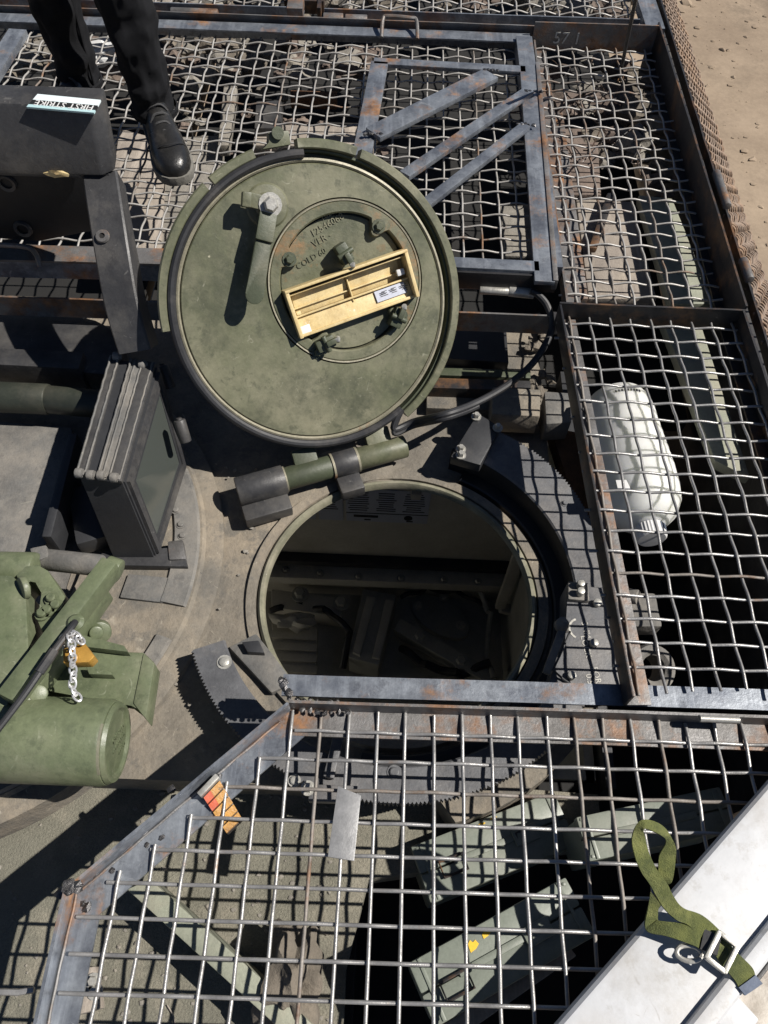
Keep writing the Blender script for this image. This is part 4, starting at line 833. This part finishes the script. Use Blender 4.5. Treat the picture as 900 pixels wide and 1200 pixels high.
for x, y in ((8, 214), (27, 268)):
    bm = B(); lathe(bm, yp(x, y, 1.499), (0, -1, 0), [(0.013, 0.0), (0.013, 0.004), (0.020, 0.006), (0.022, 0.0)], 24); obj('hole_rim', bm, BLACKD, bp_)
# arm
ap = [at(117, 204, 0.505), at(124, 250, 0.475), at(132, 300, 0.43), at(143, 360, 0.36), at(158, 412, 0.285)]
ap = smooth(ap, 5); bm = B(); rings = []
for i, p in enumerate(ap):
    t = (ap[min(i+1, len(ap)-1)]-ap[max(i-1, 0)]).normalized(); x = V((1, 0, 0)); x = (x-t*x.dot(t)).normalized(); n = x.cross(t); n = n if n.z > 0 else -n
    w_ = 0.036
    rings.append([bm.verts.new(p+x*a+n*b) for a, b in ((-w_, 0.0), (-w_+0.003, 0.003), (w_-0.004, 0.003), (w_, 0.0), (w_+0.002, -0.05), (-w_, -0.05))])
for i in range(len(rings)-1):
    for k in range(6): bm.faces.new((rings[i][k], rings[i][(k+1) % 6], rings[i+1][(k+1) % 6], rings[i+1][k]))
bm.faces.new(rings[0]); bm.faces.new(rings[-1]); obj('arm', bm, BLACKD, SB, sharp=0.35)
c = at(121, 278, 0.452); bm = B(); n_ = V((0, -0.45, 0.9)).normalized(); lathe(bm, c+n_*0.004, n_, [(0.006, 0.0), (0.006, 0.004), (0.013, 0.004), (0.015, 0.0)], 20); obj('rusty_hole', bm, STEELR, SB)
bm = B(); cyl(bm, c-n_*0.01, c+n_*0.005, 0.006, 12); obj('hole_plug', bm, VOID, SB)
bm = B(); lump(bm, yp(66, 203, YF-0.03), 0.014, 2, 0.6, (1.6, 0.3, 0.5), 4); obj('bare_patch', bm, YEL, SB)
# sticker lying upside down on the box top: FIRST STRIKE
sz = 0.639
sa, sb_, sc_, sd_ = at(44, 110, sz), at(118, 117, sz), at(110, 132, sz), at(31, 125, sz)
for t0, t1, m, nm in ((0.0, 0.44, STICK, 'sticker'), (0.44, 0.80, INK, 'sticker_band'), (0.80, 1.0, STICKB, 'sticker_edge')):
    bm = B(); prism(bm, [sa.lerp(sd_, t0), sb_.lerp(sc_, t0), sb_.lerp(sc_, t1), sa.lerp(sd_, t1)], 0.0035); obj(nm, bm, m, SB)
xd = (sa-sb_).normalized(); o_ = sb_.lerp(sc_, 0.50)+(sa-sb_)*0.04
tx = text('FIRST STRIKE', 0.023, o_+V((0, 0, 0.0004)), xd, (0, 0, 1), CAPW, SB, fit=(sa-sb_).length*0.92)

# ------------------------------------------------------------------ green weapon mount, lower left
GM = thing('weapon_mount', at(60, 780, 0.02), 'green painted weapon mount with large cylinder and slanted arm', 'weapon mount')
def gp(name, pts, z, dep, m=GREEN, bev=0.005, par=None):
    bm = B(); prism(bm, pxpoly(pts, z), dep, bev); return obj(name, bm, m, par or GM)
c0, c1 = at(-90, 862, 0.15), at(134, 870, 0.15)
bm = B(); cyl(bm, c0, c1, 0.074, 48, 0.010); cy = obj('cylinder', bm, GREEN, GM)
ad = (c1-c0).normalized()
bm = B(); lathe(bm, c1, ad, [(0.0001, -0.02), (0.0001, 0.002), (0.055, 0.002), (0.060, 0.007), (0.0665, 0.007), (0.070, 0.0), (0.066, -0.02)], 48); obj('end_cap', bm, GREEN, cy)
bm = B(); lathe(bm, c1-ad*0.0045, ad, [(0.0695, 0), (0.0722, -0.001), (0.0715, 0.003), (0.069, 0.0035)], 20, x=(0, 0, 1), a0=R(-10), a1=R(62)); obj('worn_edge', bm, RIMP, cy)
sv = V((0, -0.75, 0.66)); sv = (sv-ad*sv.dot(ad)).normalized(); tv = sv
for k, (s, off) in enumerate((('1005-01-4', 0.014), ('7204839 P', -0.004), ('19207', -0.022))):
    text(s, 0.014, c1+ad*0.0022-tv*0.045+ad.cross(tv)*off*-1, tv, ad, GREEN, GM, 0.0012, 'cast_lettering')
gp('mount_plate', [(50, 768), (96, 762), (168, 764), (181, 776), (170, 842), (156, 824), (50, 812)], 0.15, 0.02)
gp('plate_flange', [(168, 765), (181, 777), (171, 843), (156, 824)], 0.153, 0.05, GREEN, 0.003)
for pts in ([(90, 742), (145, 756), (150, 764), (100, 758)], [(100, 780), (130, 787), (132, 791), (104, 790)]): gp('plate_rib', pts, 0.172, 0.03, GREEN, 0.003)
gp('left_bracket', [(-40, 672), (14, 674), (30, 690), (34, 765), (8, 828), (-40, 830)], 0.215, 0.16)
bm = B(); cyl(bm, at(24, 690, 0.22), at(32, 688, 0.215), 0.022, 20, 0.003); obj('pivot_boss', bm, GREEN, GM)
bm = B(); cyl(bm, at(-60, 666, 0.16), at(44, 668, 0.16), 0.035, 28, 0.006); obj('drum', bm, GREEN, GM)
gp('arch_link', [(18, 674), (30, 663), (44, 661), (56, 668), (76, 698), (74, 716), (60, 732), (49, 741), (41, 722), (50, 708), (52, 694), (44, 680), (34, 678), (28, 690)], 0.195, 0.06)
for x, y in ((61, 702), (56, 716), (66, 710), (50, 720)):
    bm = B(); bolt(bm, at(x, y, 0.197), (0, 0, 1), 0.009, 0.010, False); obj('bolt', bm, GREEN, GM)
bm = B(); bar(bm, at(132, 662, 0.215), at(10, 822, 0.225), 0.034, 0.045, bev=0.006); am = obj('slanted_arm', bm, GREEN, GM)
bm = B(); bar(bm, at(118, 690, 0.17), at(30, 815, 0.17), 0.05, 0.05, bev=0.008); obj('arm_web', bm, GREEN, GM)
bm = B(); cyl(bm, at(124, 664, 0.205), at(141, 670, 0.20), 0.023, 24, 0.004); obj('arm_boss', bm, GREEN, am)
bm = B(); cyl(bm, at(110, 730, 0.10), at(113, 742, 0.16), 0.013, 18, 0.003); cyl(bm, at(116, 738, 0.12), at(117, 742, 0.135), 0.022, 20, 0.003); obj('stop_pin', bm, GREEN, GM)
for x, y in ((45, 813), (32, 822)):
    bm = B(); cyl(bm, at(x, y, 0.16), at(x, y, 0.20), 0.016, 18, 0.004); obj('bolt', bm, GREEN, GM)
bm = B(); cyl(bm, at(46, 655, 0.14), at(120, 663, 0.15), 0.022, 24, 0.004); obj('grey_roller', bm, GREYA, GM)
gp('roller_bracket', [(34, 642), (54, 638), (58, 652), (40, 658)], 0.165, 0.05, GREYA)
bm = B(); lathe(bm, at(88, 729, 0.243), (0, 0, 1), [(0.0001, 0), (0.0001, 0.006), (0.010, 0.006), (0.016, 0.0)], 20); obj('pivot_washer', bm, GREEN, am)
RD = thing('black_rod', at(40, 795, 0.26), 'thin black rod hooked along the slanted green arm', 'rod')
bm = B(); tube(bm, smooth([at(88, 729, 0.252), at(82, 738, 0.262), at(62, 765, 0.265), at(30, 812, 0.265), at(-8, 862, 0.26)], 5), 0.006, 10); obj('rod_shaft', bm, RUBBER, RD)
bm = B(); tube(bm, [at(64, 762, 0.265), at(46, 788, 0.265)], 0.0085, 10); obj('rod_sleeve', bm, RUBBER, RD)
# padlock and chain
PL = thing('padlock', at(90, 765, 0.21), 'brass padlock hanging on the green arm by a bright chain', 'padlock')
bm = B(); prism(bm, pxpoly([(73, 760), (99, 753), (111, 769), (104, 776), (74, 777)], 0.25), 0.026, 0.003); obj('lock_body', bm, BRASS, PL)
bm = B(); tube(bm, smooth([at(76, 760, 0.235), at(72, 748, 0.25), at(82, 742, 0.258), at(93, 746, 0.25), at(95, 756, 0.235)], 5), 0.0045, 8); obj('shackle', bm, GALV, PL)
CH = thing('chain', at(85, 780, 0.24), 'short bright steel link chain dangling past the brass padlock', 'chain')
cpts = [(94, 750, .262), (88, 744, .264), (80, 743, .264), (84, 755, .266), (85, 767, .266), (85, 779, .250), (86, 791, .236), (85, 803, .228), (88, 813, .224), (95, 822, .222)]
cp = smooth([at(*q) for q in cpts], 6); acc = 0; step = 0.0125; nxt = 0; k = 0
for i in range(len(cp)-1):
    acc += (cp[i+1]-cp[i]).length
    if acc >= nxt:
        nxt += step; d = (cp[i+1]-cp[i]).normalized(); sdv = d.cross(V((0.2, 0.3, 0.93))).normalized(); up2 = sdv.cross(d)
        wv = sdv if k % 2 == 0 else (up2*0.8+sdv*0.6).normalized(); k += 1
        bm = B(); tube(bm, [cp[i]+d*math.cos(t)*0.0095+wv*math.sin(t)*0.0056 for t in [j*math.pi/7 for j in range(14)]], 0.0021, 6, closed=True); obj('link', bm, CHAINM, CH)

# ------------------------------------------------------------------ things beneath and on the front and right panels
JUG = thing('plastic_jug', at(745, 560, 0.0), 'white plastic jug with a ribbed cap lying under the right mesh', 'jug')
j0, j1 = at(722, 472, 0.09), at(766, 640, 0.10); jd = (j1-j0).normalized(); JL = (j1-j0).length
prof = [(0.0001, -0.02), (0.045, -0.017), (0.068, -0.004), (0.078, 0.02), (0.081, 0.05)]
for k in range(7):
    u = 0.07+k*0.024; prof += [(0.0812+0.001*k, u), (0.0806+0.001*k, u+0.012)]
prof += [(0.086, JL*0.66), (0.082, JL*0.74), (0.066, JL*0.82), (0.042, JL*0.87), (0.027, JL*0.89), (0.026, JL*0.93), (0.0001, JL*0.93)]
bm = B(); lathe(bm, j0, jd, prof, 56); obj('jug_body', bm, WHITEP, JUG, sharp=1.0)
bm = B(); cp_ = j0+jd*JL*0.885; pr = []
n = 60; rr = []
for i in range(n):
    a = 2*math.pi*i/n; x = V((1, 0, 0)); x = (x-jd*x.dot(jd)).normalized(); y = jd.cross(x); d = x*math.cos(a)+y*math.sin(a); r = 0.032+(0.0012 if i % 2 else 0)
    rr.append([bm.verts.new(cp_+d*q+jd*h) for q, h in ((r, 0), (r, 0.026), (0.029, 0.030), (0.012, 0.0305))])
for i in range(n):
    for k in range(3): bm.faces.new((rr[i][k], rr[(i+1) % n][k], rr[(i+1) % n][k+1], rr[i][k+1]))
bm.faces.new([r[3] for r in rr]); bm.faces.new([r[0] for r in rr][::-1]); obj('cap', bm, CAPW, JUG, sharp=0.5)
upj = (V((0, 0, 1))-jd*jd.z).normalized(); sj = jd.cross(upj)
bm = B()
for k in range(9):
    a = R(-20+k*5); o = j0+jd*0.030+(upj*math.cos(a)+sj*-math.sin(a))*0.0805
    box(bm, o, (0.004, 0.006, 0.0008), basis(jd.cross(upj), upj))
obj('moulded_marks', bm, INK, JUG)
bm = B(); box(bm, j0+jd*JL*0.72-sj*-0.05+upj*0.065, (0.03, 0.05, 0.004), basis(jd, upj), 0.002); obj('torn_label', bm, CAPW, JUG)
bm = B()
for k in range(8):
    a = R(28+k*9); o = cp_+jd*0.010+(upj*math.cos(a)+sj*-math.sin(a))*0.0338; box(bm, o, (0.016, 0.0022, 0.0008), basis(jd, upj*math.cos(a)+sj*-math.sin(a)))
obj('cap_label', bm, BLUET, JUG)

def ammo(label, pts, z, h, handles, marks, latch=True):
    q = pxpoly(pts, z); c = sum(q, V())/4
    # square the outline up
    e1 = ((q[1]-q[0])+(q[2]-q[3])); L1 = e1.length/2; e1.normalize(); e2 = V((e1.y, -e1.x, 0)); L2 = abs(((q[3]-q[0])+(q[2]-q[1])).dot(e2))/2
    t = thing('ammo_box', c-V((0, 0, h)), label, 'ammunition box', 'ammunition boxes under the front panel')
    rot = basis(e1, (0, 0, 1)); P = lambda x, y, zz=0: c+e1*x*L1/2-e2*y*L2/2+V((0, 0, zz))
    bm = B(); box(bm, c-V((0, 0, h/2+0.022)), (L1*0.97, L2*0.96, h-0.022), rot, 0.008); obj('body', bm, AMMO, t)
    for yy in (0.49, -0.51):
        bm = B(); box(bm, P(0, yy, -0.011), (L1, L2*0.475, 0.022), rot, 0.004); obj('lid', bm, AMMO, t)
    bm = B(); box(bm, P(0, -0.01, 0.000), (L1*0.55, 0.012, 0.008), rot, 0.003); obj('seam_strip', bm, AMMO, t)
    for xx in (-0.88, 0.88):
        bm = B(); box(bm, P(xx, 0, 0.0012), (0.006, L2*0.94, 0.0024), rot, 0.001); obj('pressed_edge', bm, AMMO, t)
    for xx, yy in handles:
        o = P(xx, yy, 0.006); bm = B(); u = e1*0.024; v_ = e2*0.014
        tube(bm, [o-u-v_, o+u-v_, o+u+v_, o-u+v_], 0.003, 6, closed=True); obj('wire_handle', bm, DARKST, t)
    if latch:
        bm = B(); box(bm, P(0.42, -0.06, 0.004), (0.05, 0.03, 0.010), rot, 0.003); la = obj('latch', bm, AMMO, t)
        bm = B(); tube(bm, [P(0.30, -0.2, 0.006), P(0.30, 0.1, 0.008), P(0.36, 0.1, 0.008)], 0.0025, 6); obj('latch_wire', bm, DARKST, la)
    for xx in (-0.94, 0.94):
        for yy in (-0.8, 0.8):
            bm = B(); lump(bm, P(xx, yy, 0.001), 0.0035, 1, 0.1, (1, 1, .5)); obj('rivet', bm, AMMO, t)
    for xx, yy, sx, sy in marks:
        bm = B(); k = [P(xx+sx*a, yy+sy*b, 0.0012) for a, b in ((-1, -1), (.2, -.8), (1, -.3), (.7, .6), (.1, .4), (-.2, 1), (-.9, .5))]; prism(bm, k, 0.001); obj('yellow_mark', bm, YELM, t)
    return t
ammo('grey green ammunition box with two bright yellow paint marks', [(479, 1128), (664, 1024), (698, 1099), (509, 1205)], 0.075, 0.15, [(-0.62, -0.25)], [(-0.28, 0.52, 0.06, 0.17), (-0.10, 0.62, 0.05, 0.10)])
ammo('grey green ammunition box behind the yellow marked one', [(480, 991), (648, 926), (678, 990), (506, 1060)], -0.05, 0.15, [(-0.58, -0.12)], [(-0.05, 0.8, 0.05, 0.05), (0.12, 0.85, 0.05, 0.03)])
ammo('grey green ammunition box at the right beyond the green strap', [(678, 955), (846, 921), (862, 972), (688, 1012)], 0.09, 0.15, [], [], False)
lay('batten', [(520, 1200), (668, 1110), (676, 1120), (540, 1215)], -0.10, 0.03, WOODG, 'thin tan batten along the front of the yellow marked box', 'batten', 0.003)
# slanted olive rail on the deck, cloth bundle, bracket
o = lay('olive_rail', [(148, 1042), (176, 1030), (372, 1205), (345, 1222)], 0.0, 0.105, pm, 'olive green rail standing on edge under the front mesh', 'rail', 0.004)
bm = B()
lump(bm, at(343, 1150, -0.03), 0.06, 4, 0.55, (0.75, 1.25, 0.75), 2.7, 1.9); o = obj('cloth_bundle', bm, CLOTH, None, loc=at(343, 1150, -0.10)); o['label'] = 'crumpled brown cloth bundle under the mesh beside the olive rail'; o['category'] = 'cloth'
BK = thing('deck_bracket', at(100, 1165, -0.10), 'small tan bracket with two bright bolts on the deck at lower left', 'bracket')
bm = B(); prism(bm, pxpoly([(92, 1135), (112, 1132), (118, 1182), (90, 1190), (84, 1160)], -0.08), 0.03, 0.004); obj('bracket_plate', bm, WOODG, BK)
for x, y in ((110, 1150), (112, 1162)):
    bm = B(); bolt(bm, at(x, y, -0.08), (0, 0, 1), 0.009, 0.012); obj('bolt', bm, GALV, BK)
# bare tag and reflector
o = lay('steel_tag', [(396, 921), (423, 932), (415, 1009), (384, 1004)], 0.189, 0.004, TAGM, 'bare steel plate welded flat on the front mesh', 'plate', 0.0008)
RF = thing('reflector', at(260, 945, 0.14), 'orange and red reflector bracket hung under the angled rail', 'reflector')
rp = [at(238, 934, 0.192), at(257, 914, 0.192), at(284, 960, 0.165), at(266, 977, 0.165)]
bm = B(); prism(bm, [p+V((0, 0, -0.004)) for p in rp], 0.012, 0.002); obj('backing', bm, DARKST, RF)
for k in range(5):
    t0, t1 = k/5+0.018, (k+1)/5-0.018
    for h0, h1, m in ((0.0, 0.42, REDR if k < 2 else ORANGE), (0.42, 1.0, ORANGE)):
        a, b_ = rp[0].lerp(rp[1], h0), rp[0].lerp(rp[1], h1); d_, c_ = rp[3].lerp(rp[2], h0), rp[3].lerp(rp[2], h1)
        bm = B(); prism(bm, [a.lerp(d_, t0), b_.lerp(c_, t0), b_.lerp(c_, t1), a.lerp(d_, t1)], 0.004); obj('reflector_segment', bm, m, RF, 'red reflector segment' if m is REDR else None)
bm = B(); bar(bm, at(234, 933, 0.190), at(256, 910, 0.190), 0.010, 0.02, bev=0.002); obj('top_clip', bm, GALV, RF)
weld(RF, at(240, 925, 0.178), at(258, 910, 0.178), 0.006, 5)
# pipe fittings in the pit
PF = thing('pipe_fitting', at(768, 782, 0.05), 'grey ring shaped pipe fitting under the near end of right mesh', 'pipe fitting')
bm = B(); lathe(bm, at(766, 783, 0.05), (0.2, -0.3, 0.93), [(0.026, -0.05), (0.026, 0.0), (0.034, 0.006), (0.046, 0.004), (0.048, -0.006), (0.046, -0.05)], 32); obj('ring', bm, GREYA, PF)
bm = B(); bar(bm, at(748, 700, 0.03), at(756, 740, 0.03), 0.06, 0.05, bev=0.008); cyl(bm, at(736, 698, 0.05), at(748, 700, 0.06), 0.016, 14, 0.002); obj('elbow', bm, GREYA, PF)

# ------------------------------------------------------------------ white cooler and strap, lower right
CLR = thing('cooler', at(860, 1150, 0.18), 'large white plastic cooler lid at the lower right corner', 'cooler')
q0, q1 = at(884, 940, 0.235), at(652, 1206, 0.235); cd_ = (q1-q0).normalized(); ci = V((-cd_.y, cd_.x, 0)); ci = ci if ci.x > 0 else -ci
q0 = q0-cd_*0.35; CLn = (q1-q0).length+0.15
RC = basis(cd_, (0, 0, 1))
def cb(name, a, i, z, sa_, si_, sz_, m=COOL, bev=0.008):
    bm = B(); box(bm, q0+cd_*a+ci*i+V((0, 0, z)), (sa_, si_, sz_), RC, bev, 3); return obj(name, bm, m, CLR)
cb('lid_rim', CLn/2, 0.060, -0.018, CLn, 0.125, 0.036, bev=0.012)
cb('lid_rim', CLn/2, 0.55, -0.018, CLn, 0.125, 0.036, bev=0.012)
cb('lid_ridge', CLn/2, 0.128, -0.008, CLn*0.999, 0.030, 0.044, bev=0.011)
cb('lid_ridge', CLn/2, 0.482, -0.008, CLn*0.999, 0.030, 0.044, bev=0.011)
cb('lid_panel', CLn/2, 0.305, -0.044, CLn*0.99, 0.36, 0.024, COOLD, 0.003)
bm = B(); bmesh.ops.create_grid(bm, x_segments=110, y_segments=48, size=0.5)
for v in bm.verts:
    a_, i_ = (v.co.x+0.5)*CLn*0.99, 0.14+(v.co.y+0.5)*0.33
    q_ = V((a_*9, i_*9, 1.5)); h_ = 0.010*abs(NZ.noise(q_))+0.006*abs(NZ.noise(q_*2.7))
    v.co = q0+cd_*a_+ci*i_+V((0, 0, -0.030+h_))
obj('crumpled_liner', bm, COOLD, CLR, sharp=2.0)
cb('cooler_body', CLn/2, 0.305, -0.044, CLn*0.96, 0.56, 0.02, COOL, 0.004)
la_ = at(826, 1150, 0.235); tt = (la_-q0).dot(cd_)
cb('lid_tab', tt+0.005, 0.150, -0.010, 0.050, 0.055, 0.034, COOL, 0.005)
for k in (-1, 1): cb('lid_groove', tt+k*0.15, 0.152, -0.017, 0.20, 0.006, 0.010, BLACKD, 0.002)
ST = thing('webbing_strap', at(780, 1080, 0.32), 'twisted green webbing strap with metal buckle lying on the cooler edge', 'strap')
def ribbon(prs, zs, name, m=STRAP, th=0.0016):
    A_ = smooth([at(700+a/4, 900+b/4, z) for (a, b, c, d), z in zip(prs, zs)], 7); B_ = smooth([at(700+c/4, 900+d/4, z) for (a, b, c, d), z in zip(prs, zs)], 7)
    bm = B(); rows = []
    for i in range(len(A_)):
        j = min(i+1, len(A_)-1); k = max(i-1, 0); t = (A_[j]+B_[j]-A_[k]-B_[k]).normalized(); n = t.cross((B_[i]-A_[i]).normalized())*th
        md = (A_[i]+B_[i])/2
        rows.append([bm.verts.new(p) for p in (A_[i]+n, md+n*1.3, B_[i]+n, B_[i]-n, md-n*0.7, A_[i]-n)])
    for i in range(len(rows)-1):
        for k in range(6): bm.faces.new((rows[i][k], rows[i][(k+1) % 6], rows[i+1][(k+1) % 6], rows[i+1][k]))
    bm.faces.new(rows[0]); bm.faces.new(rows[-1][::-1]); return obj(name, bm, m, ST, sharp=1.0)
r1 = [(738, 970, 660, 1028), (720, 930, 640, 990), (640, 850, 580, 920), (580, 770, 520, 830), (490, 690, 430, 740), (400, 655, 370, 712), (355, 600, 305, 650), (320, 530, 245, 545), (275, 470, 207, 490), (238, 390, 177, 420), (222, 320, 162, 325), (222, 285, 205, 245), (290, 312, 300, 268), (322, 345, 362, 355), (290, 410, 366, 425), (285, 490, 350, 530), (280, 520, 320, 540)]
ribbon(r1, [z-.07 for z in (.320, .322, .330, .333, .338, .345, .345, .35, .36, .37, .38, .395, .385, .368, .355, .345, .338)], 'strap_webbing')
ribbon([(772, 1010, 690, 1066), (738, 970, 660, 1028)], [.2505, .2515], 'taped_end', BLUET, 0.0024)
ribbon([(250, 580, 300, 640), (238, 650, 285, 662), (222, 735, 282, 712), (245, 772, 285, 716), (330, 790, 340, 722), (450, 832, 470, 732), (480, 850, 500, 755)], [z-.07 for z in (.345, .338, .325, .328, .334, .336, .330)], 'strap_webbing')
ribbon([(480, 850, 500, 755), (560, 880, 580, 790)], [.264, .268], 'strap_keeper', RUBBER, 0.003)
bc = at(700+583/4, 900+862/4, 0.272); bx_ = (at(700+620/4, 900+820/4, 0.34)-at(700+570/4, 900+920/4, 0.34)).normalized()
rb2 = basis(bx_, (0, 0, 1)); bm = B()
for p, s in (((0, 0.014, 0), (0.044, 0.007, 0.008)), ((0, -0.014, 0), (0.044, 0.007, 0.008)), ((0.020, 0, 0), (0.007, 0.03, 0.008)), ((-0.020, 0, 0), (0.007, 0.03, 0.008))): box(bm, bc+rb2 @ V(p), s, rb2, 0.002)
obj('buckle', bm, GALV, ST)
bm = B(); c = at(700+430/4, 900+868/4, 0.255); tube(bm, [c+V((0.018*math.cos(t), 0.010*math.sin(t), 0)) for t in [k*math.pi/8 for k in range(16)]], 0.0035, 8, closed=True); obj('ring_clip', bm, GALV, ST)

# ------------------------------------------------------------------ person standing on the left rear panel
PE = thing('person', (-0.72, 2.05, 0.215), 'person standing in black jeans and black leather lace-up shoes', 'person')
def leg_rings(path, radii, seed, ang=0.0):
    bm = B(); rings = []; P_ = smooth([V(p) for p in path], 9); n = len(P_); SEG = 28
    RR_ = [radii[0]+0*0]*0
    for i, p in enumerate(P_):
        f = i/(n-1)*(len(radii)-1); k = min(int(f), len(radii)-2); r = radii[k]+(radii[k+1]-radii[k])*(f-k)
        ring = []
        for s in range(SEG):
            a = 6.28318*s/SEG
            w1 = 0.014*NZ.noise(V((math.cos(a)*1.5, math.sin(a)*1.5, p.z*15+seed)))+0.009*NZ.noise(V((math.cos(a)*3, math.sin(a)*3, p.z*30+seed)))
            if i < 10: w1 += 0.009*math.sin(p.z*85+math.cos(a+seed)*2.2+NZ.noise(V((a*2, p.z*20, seed)))*2)*(1-i/10)
            rr = r+w1
            ring.append(bm.verts.new(p+V((math.cos(a)*rr*0.92, math.sin(a)*rr*1.06, 0))))
        rings.append(ring)
    for i in range(n-1):
        for s in range(SEG): bm.faces.new((rings[i][s], rings[i][(s+1) % SEG], rings[i+1][(s+1) % SEG], rings[i+1][s]))
    bm.faces.new(rings[0][::-1]); bm.faces.new(rings[-1]); return bm
ankR = V((-0.672, 2.015, 0)); ankL = V((-0.905, 2.13, 0))
bm = leg_rings([ankR+V((0, 0, 0.285)), ankR+V((-0.004, 0.0, 0.42)), ankR+V((-0.012, -0.008, 0.56)), ankR+V((-0.02, -0.012, 0.70)), ankR+V((-0.045, 0.0, 0.90)), ankR+V((-0.085, 0.03, 1.12))], [0.058, 0.062, 0.070, 0.076, 0.086, 0.096], 1.0)
me2 = leg_rings([ankL+V((0, 0, 0.285)), ankL+V((0.004, 0, 0.42)), ankL+V((0.008, -0.008, 0.56)), ankL+V((0.012, -0.012, 0.70)), ankL+V((0.04, -0.01, 0.90)), ankL+V((0.08, -0.04, 1.12))], [0.056, 0.060, 0.068, 0.076, 0.086, 0.096], 6.0)
tmp = bpy.data.meshes.new('tmp'); me2.to_mesh(tmp); me2.free(); bm.from_mesh(tmp); bpy.data.meshes.remove(tmp)
lump(bm, V((-0.79, 2.07, 1.16)), 0.17, 3, 0.05, (1.05, 0.72, 0.75), 1)
tr = obj('trousers', bm, DENIM, PE, sharp=1.5)
for ak, dx in ((ankR, -1), (ankL, 1)):
    bm = B(); lathe(bm, ak+V((0, 0, 0.278)), (0, 0, 1), [(0.057, 0), (0.0625, 0.002), (0.064, 0.016), (0.060, 0.020)], 28); obj('hem', bm, DENIM, PE)
bm = B(); tube(bm, [ankL+V((0.050+k*0.0013, -0.030, 0.30+k*0.035)) for k in range(13)], 0.0035, 6); obj('side_seam', bm, DENIM, PE)
rm = tr.modifiers.new('join', 'REMESH'); rm.mode = 'VOXEL'; rm.voxel_size = 0.0055; rm.use_smooth_shade = True
bm = B(); tube(bm, [V((-0.79, 2.07, 1.20)), V((-0.79, 2.07, 1.34)), V((-0.79, 2.06, 1.56)), V((-0.79, 2.07, 1.66)), V((-0.79, 2.07, 1.72))], [0.15, 0.155, 0.185, 0.15, 0.06], 28); obj('jacket', bm, BLACK, PE)
def shoe(ank, toe, nm='shoe'):
    d = V((toe.x-ank.x, toe.y-ank.y, 0)).normalized(); s = V((-d.y, d.x, 0)); heel = V((ank.x, ank.y, 0.2145))-d*0.055; Ln = 0.295
    prof = [(0.0, 0.026, 0.055, 0.0), (0.05, 0.035, 0.085, 0), (0.18, 0.038, 0.105, 0), (0.30, 0.038, 0.105, 0), (0.42, 0.041, 0.088, 0), (0.55, 0.046, 0.072, 0.0), (0.70, 0.050, 0.060, -.002), (0.83, 0.047, 0.052, -.003), (0.93, 0.036, 0.042, -.003), (0.98, 0.022, 0.030, -.002), (1.0, 0.006, 0.018, 0)]
    bm = B(); rings = []
    for t, w_, h, o in prof:
        c = heel+d*Ln*t; ring = []
        for k in range(20):
            a = math.pi*k/19; x = math.cos(a); z = math.sin(a)
            x = math.copysign(abs(x)**0.75, x); z = z**0.72
            ring.append(bm.verts.new(c+s*(x*w_+o)+V((0, 0, 0.018+z*h))))
        rings.append(ring)
    for i in range(len(rings)-1):
        for k in range(19): bm.faces.new((rings[i][k], rings[i][k+1], rings[i+1][k+1], rings[i+1][k]))
        bm.faces.new((rings[i][19], rings[i][0], rings[i+1][0], rings[i+1][19]))
    bm.faces.new(rings[0]); bm.faces.new(rings[-1])
    bmesh.ops.subdivide_edges(bm, edges=bm.edges, cuts=1, use_grid_fill=True, smooth=0.6)
    sh_ = obj(nm, bm, LEATH, PE, sharp=1.2)
    bm = B(); top = []
    for sg in (1, -1):
        rng = prof if sg > 0 else prof[::-1]
        for t, w_, h, o in rng: top.append(heel+d*(Ln*(t*1.02-0.008))+s*(sg*(w_+0.005)+o)+V((0, 0, 0.024)))
    prism(bm, top, 0.024, 0.003); obj('sole', bm, SOLE, sh_)
    for k in range(5):
        t = 0.31+k*0.072; hh = 0.021+ (0.104-0.046*k/4*1.0)
        c = heel+d*Ln*t+V((0, 0, hh+0.002)); ss = 1 if k % 2 else -1
        bm = B(); tube(bm, smooth([c+s*0.026-V((0, 0, .016))+d*0.006*ss, c+s*0.012, c-s*0.012, c-s*0.026-V((0, 0, .016))-d*0.006*ss], 4), 0.0036, 6); obj('lace', bm, LACE, sh_)
    bm = B(); tube(bm, [heel+d*Ln*0.70+s*x*0.049+V((0, 0, 0.02+0.060*math.sqrt(max(0, 1-abs(x)**2.4))))+d*0.03*(1-x*x) for x in [-1+k/8 for k in range(17)]], 0.0016, 5); obj('toe_seam', bm, RUBBER, sh_)
    return sh_
shoe(ankR, at(222, 238, 0.22)); shoe(ankL, ankL+V((-0.03, -0.25, 0)))

# grit, pebbles and twigs on the deck and roof
bm = B()
for i in range(230):
    p = V((rnd.uniform(-0.75, -0.06), rnd.uniform(-0.12, 0.33), -0.109)) if i < 170 else V((rnd.uniform(-0.6, -0.3), rnd.uniform(0.42, 1.05), 0.012 if False else -0.002))
    lump(bm, p, rnd.uniform(0.0015, 0.0055), 1, 0.5, (1.2, 1, 0.7), i)
o = obj('grit', bm, STONEG, None, loc=(-0.4, 0.1, -0.11), kind='stuff'); o['label'] = 'small pale grit scattered on the front deck and roof'; o['category'] = 'grit'
for lab, pts in (('thin dry twig on the deck below the bare steel plate', [(366, 1082), (374, 1090), (384, 1096)]), ('short dry twig on the deck by the tan bracket', [(196, 1178), (203, 1190), (205, 1199)])):
    bm = B(); tube(bm, smooth([at(x, y, -0.106) for x, y in pts], 4), [0.0012]*(4*(len(pts)-1)+1), 5); o = obj('twig', bm, WOODG, None, loc=at(*pts[0], -0.108)); o['label'] = lab; o['category'] = 'twig'
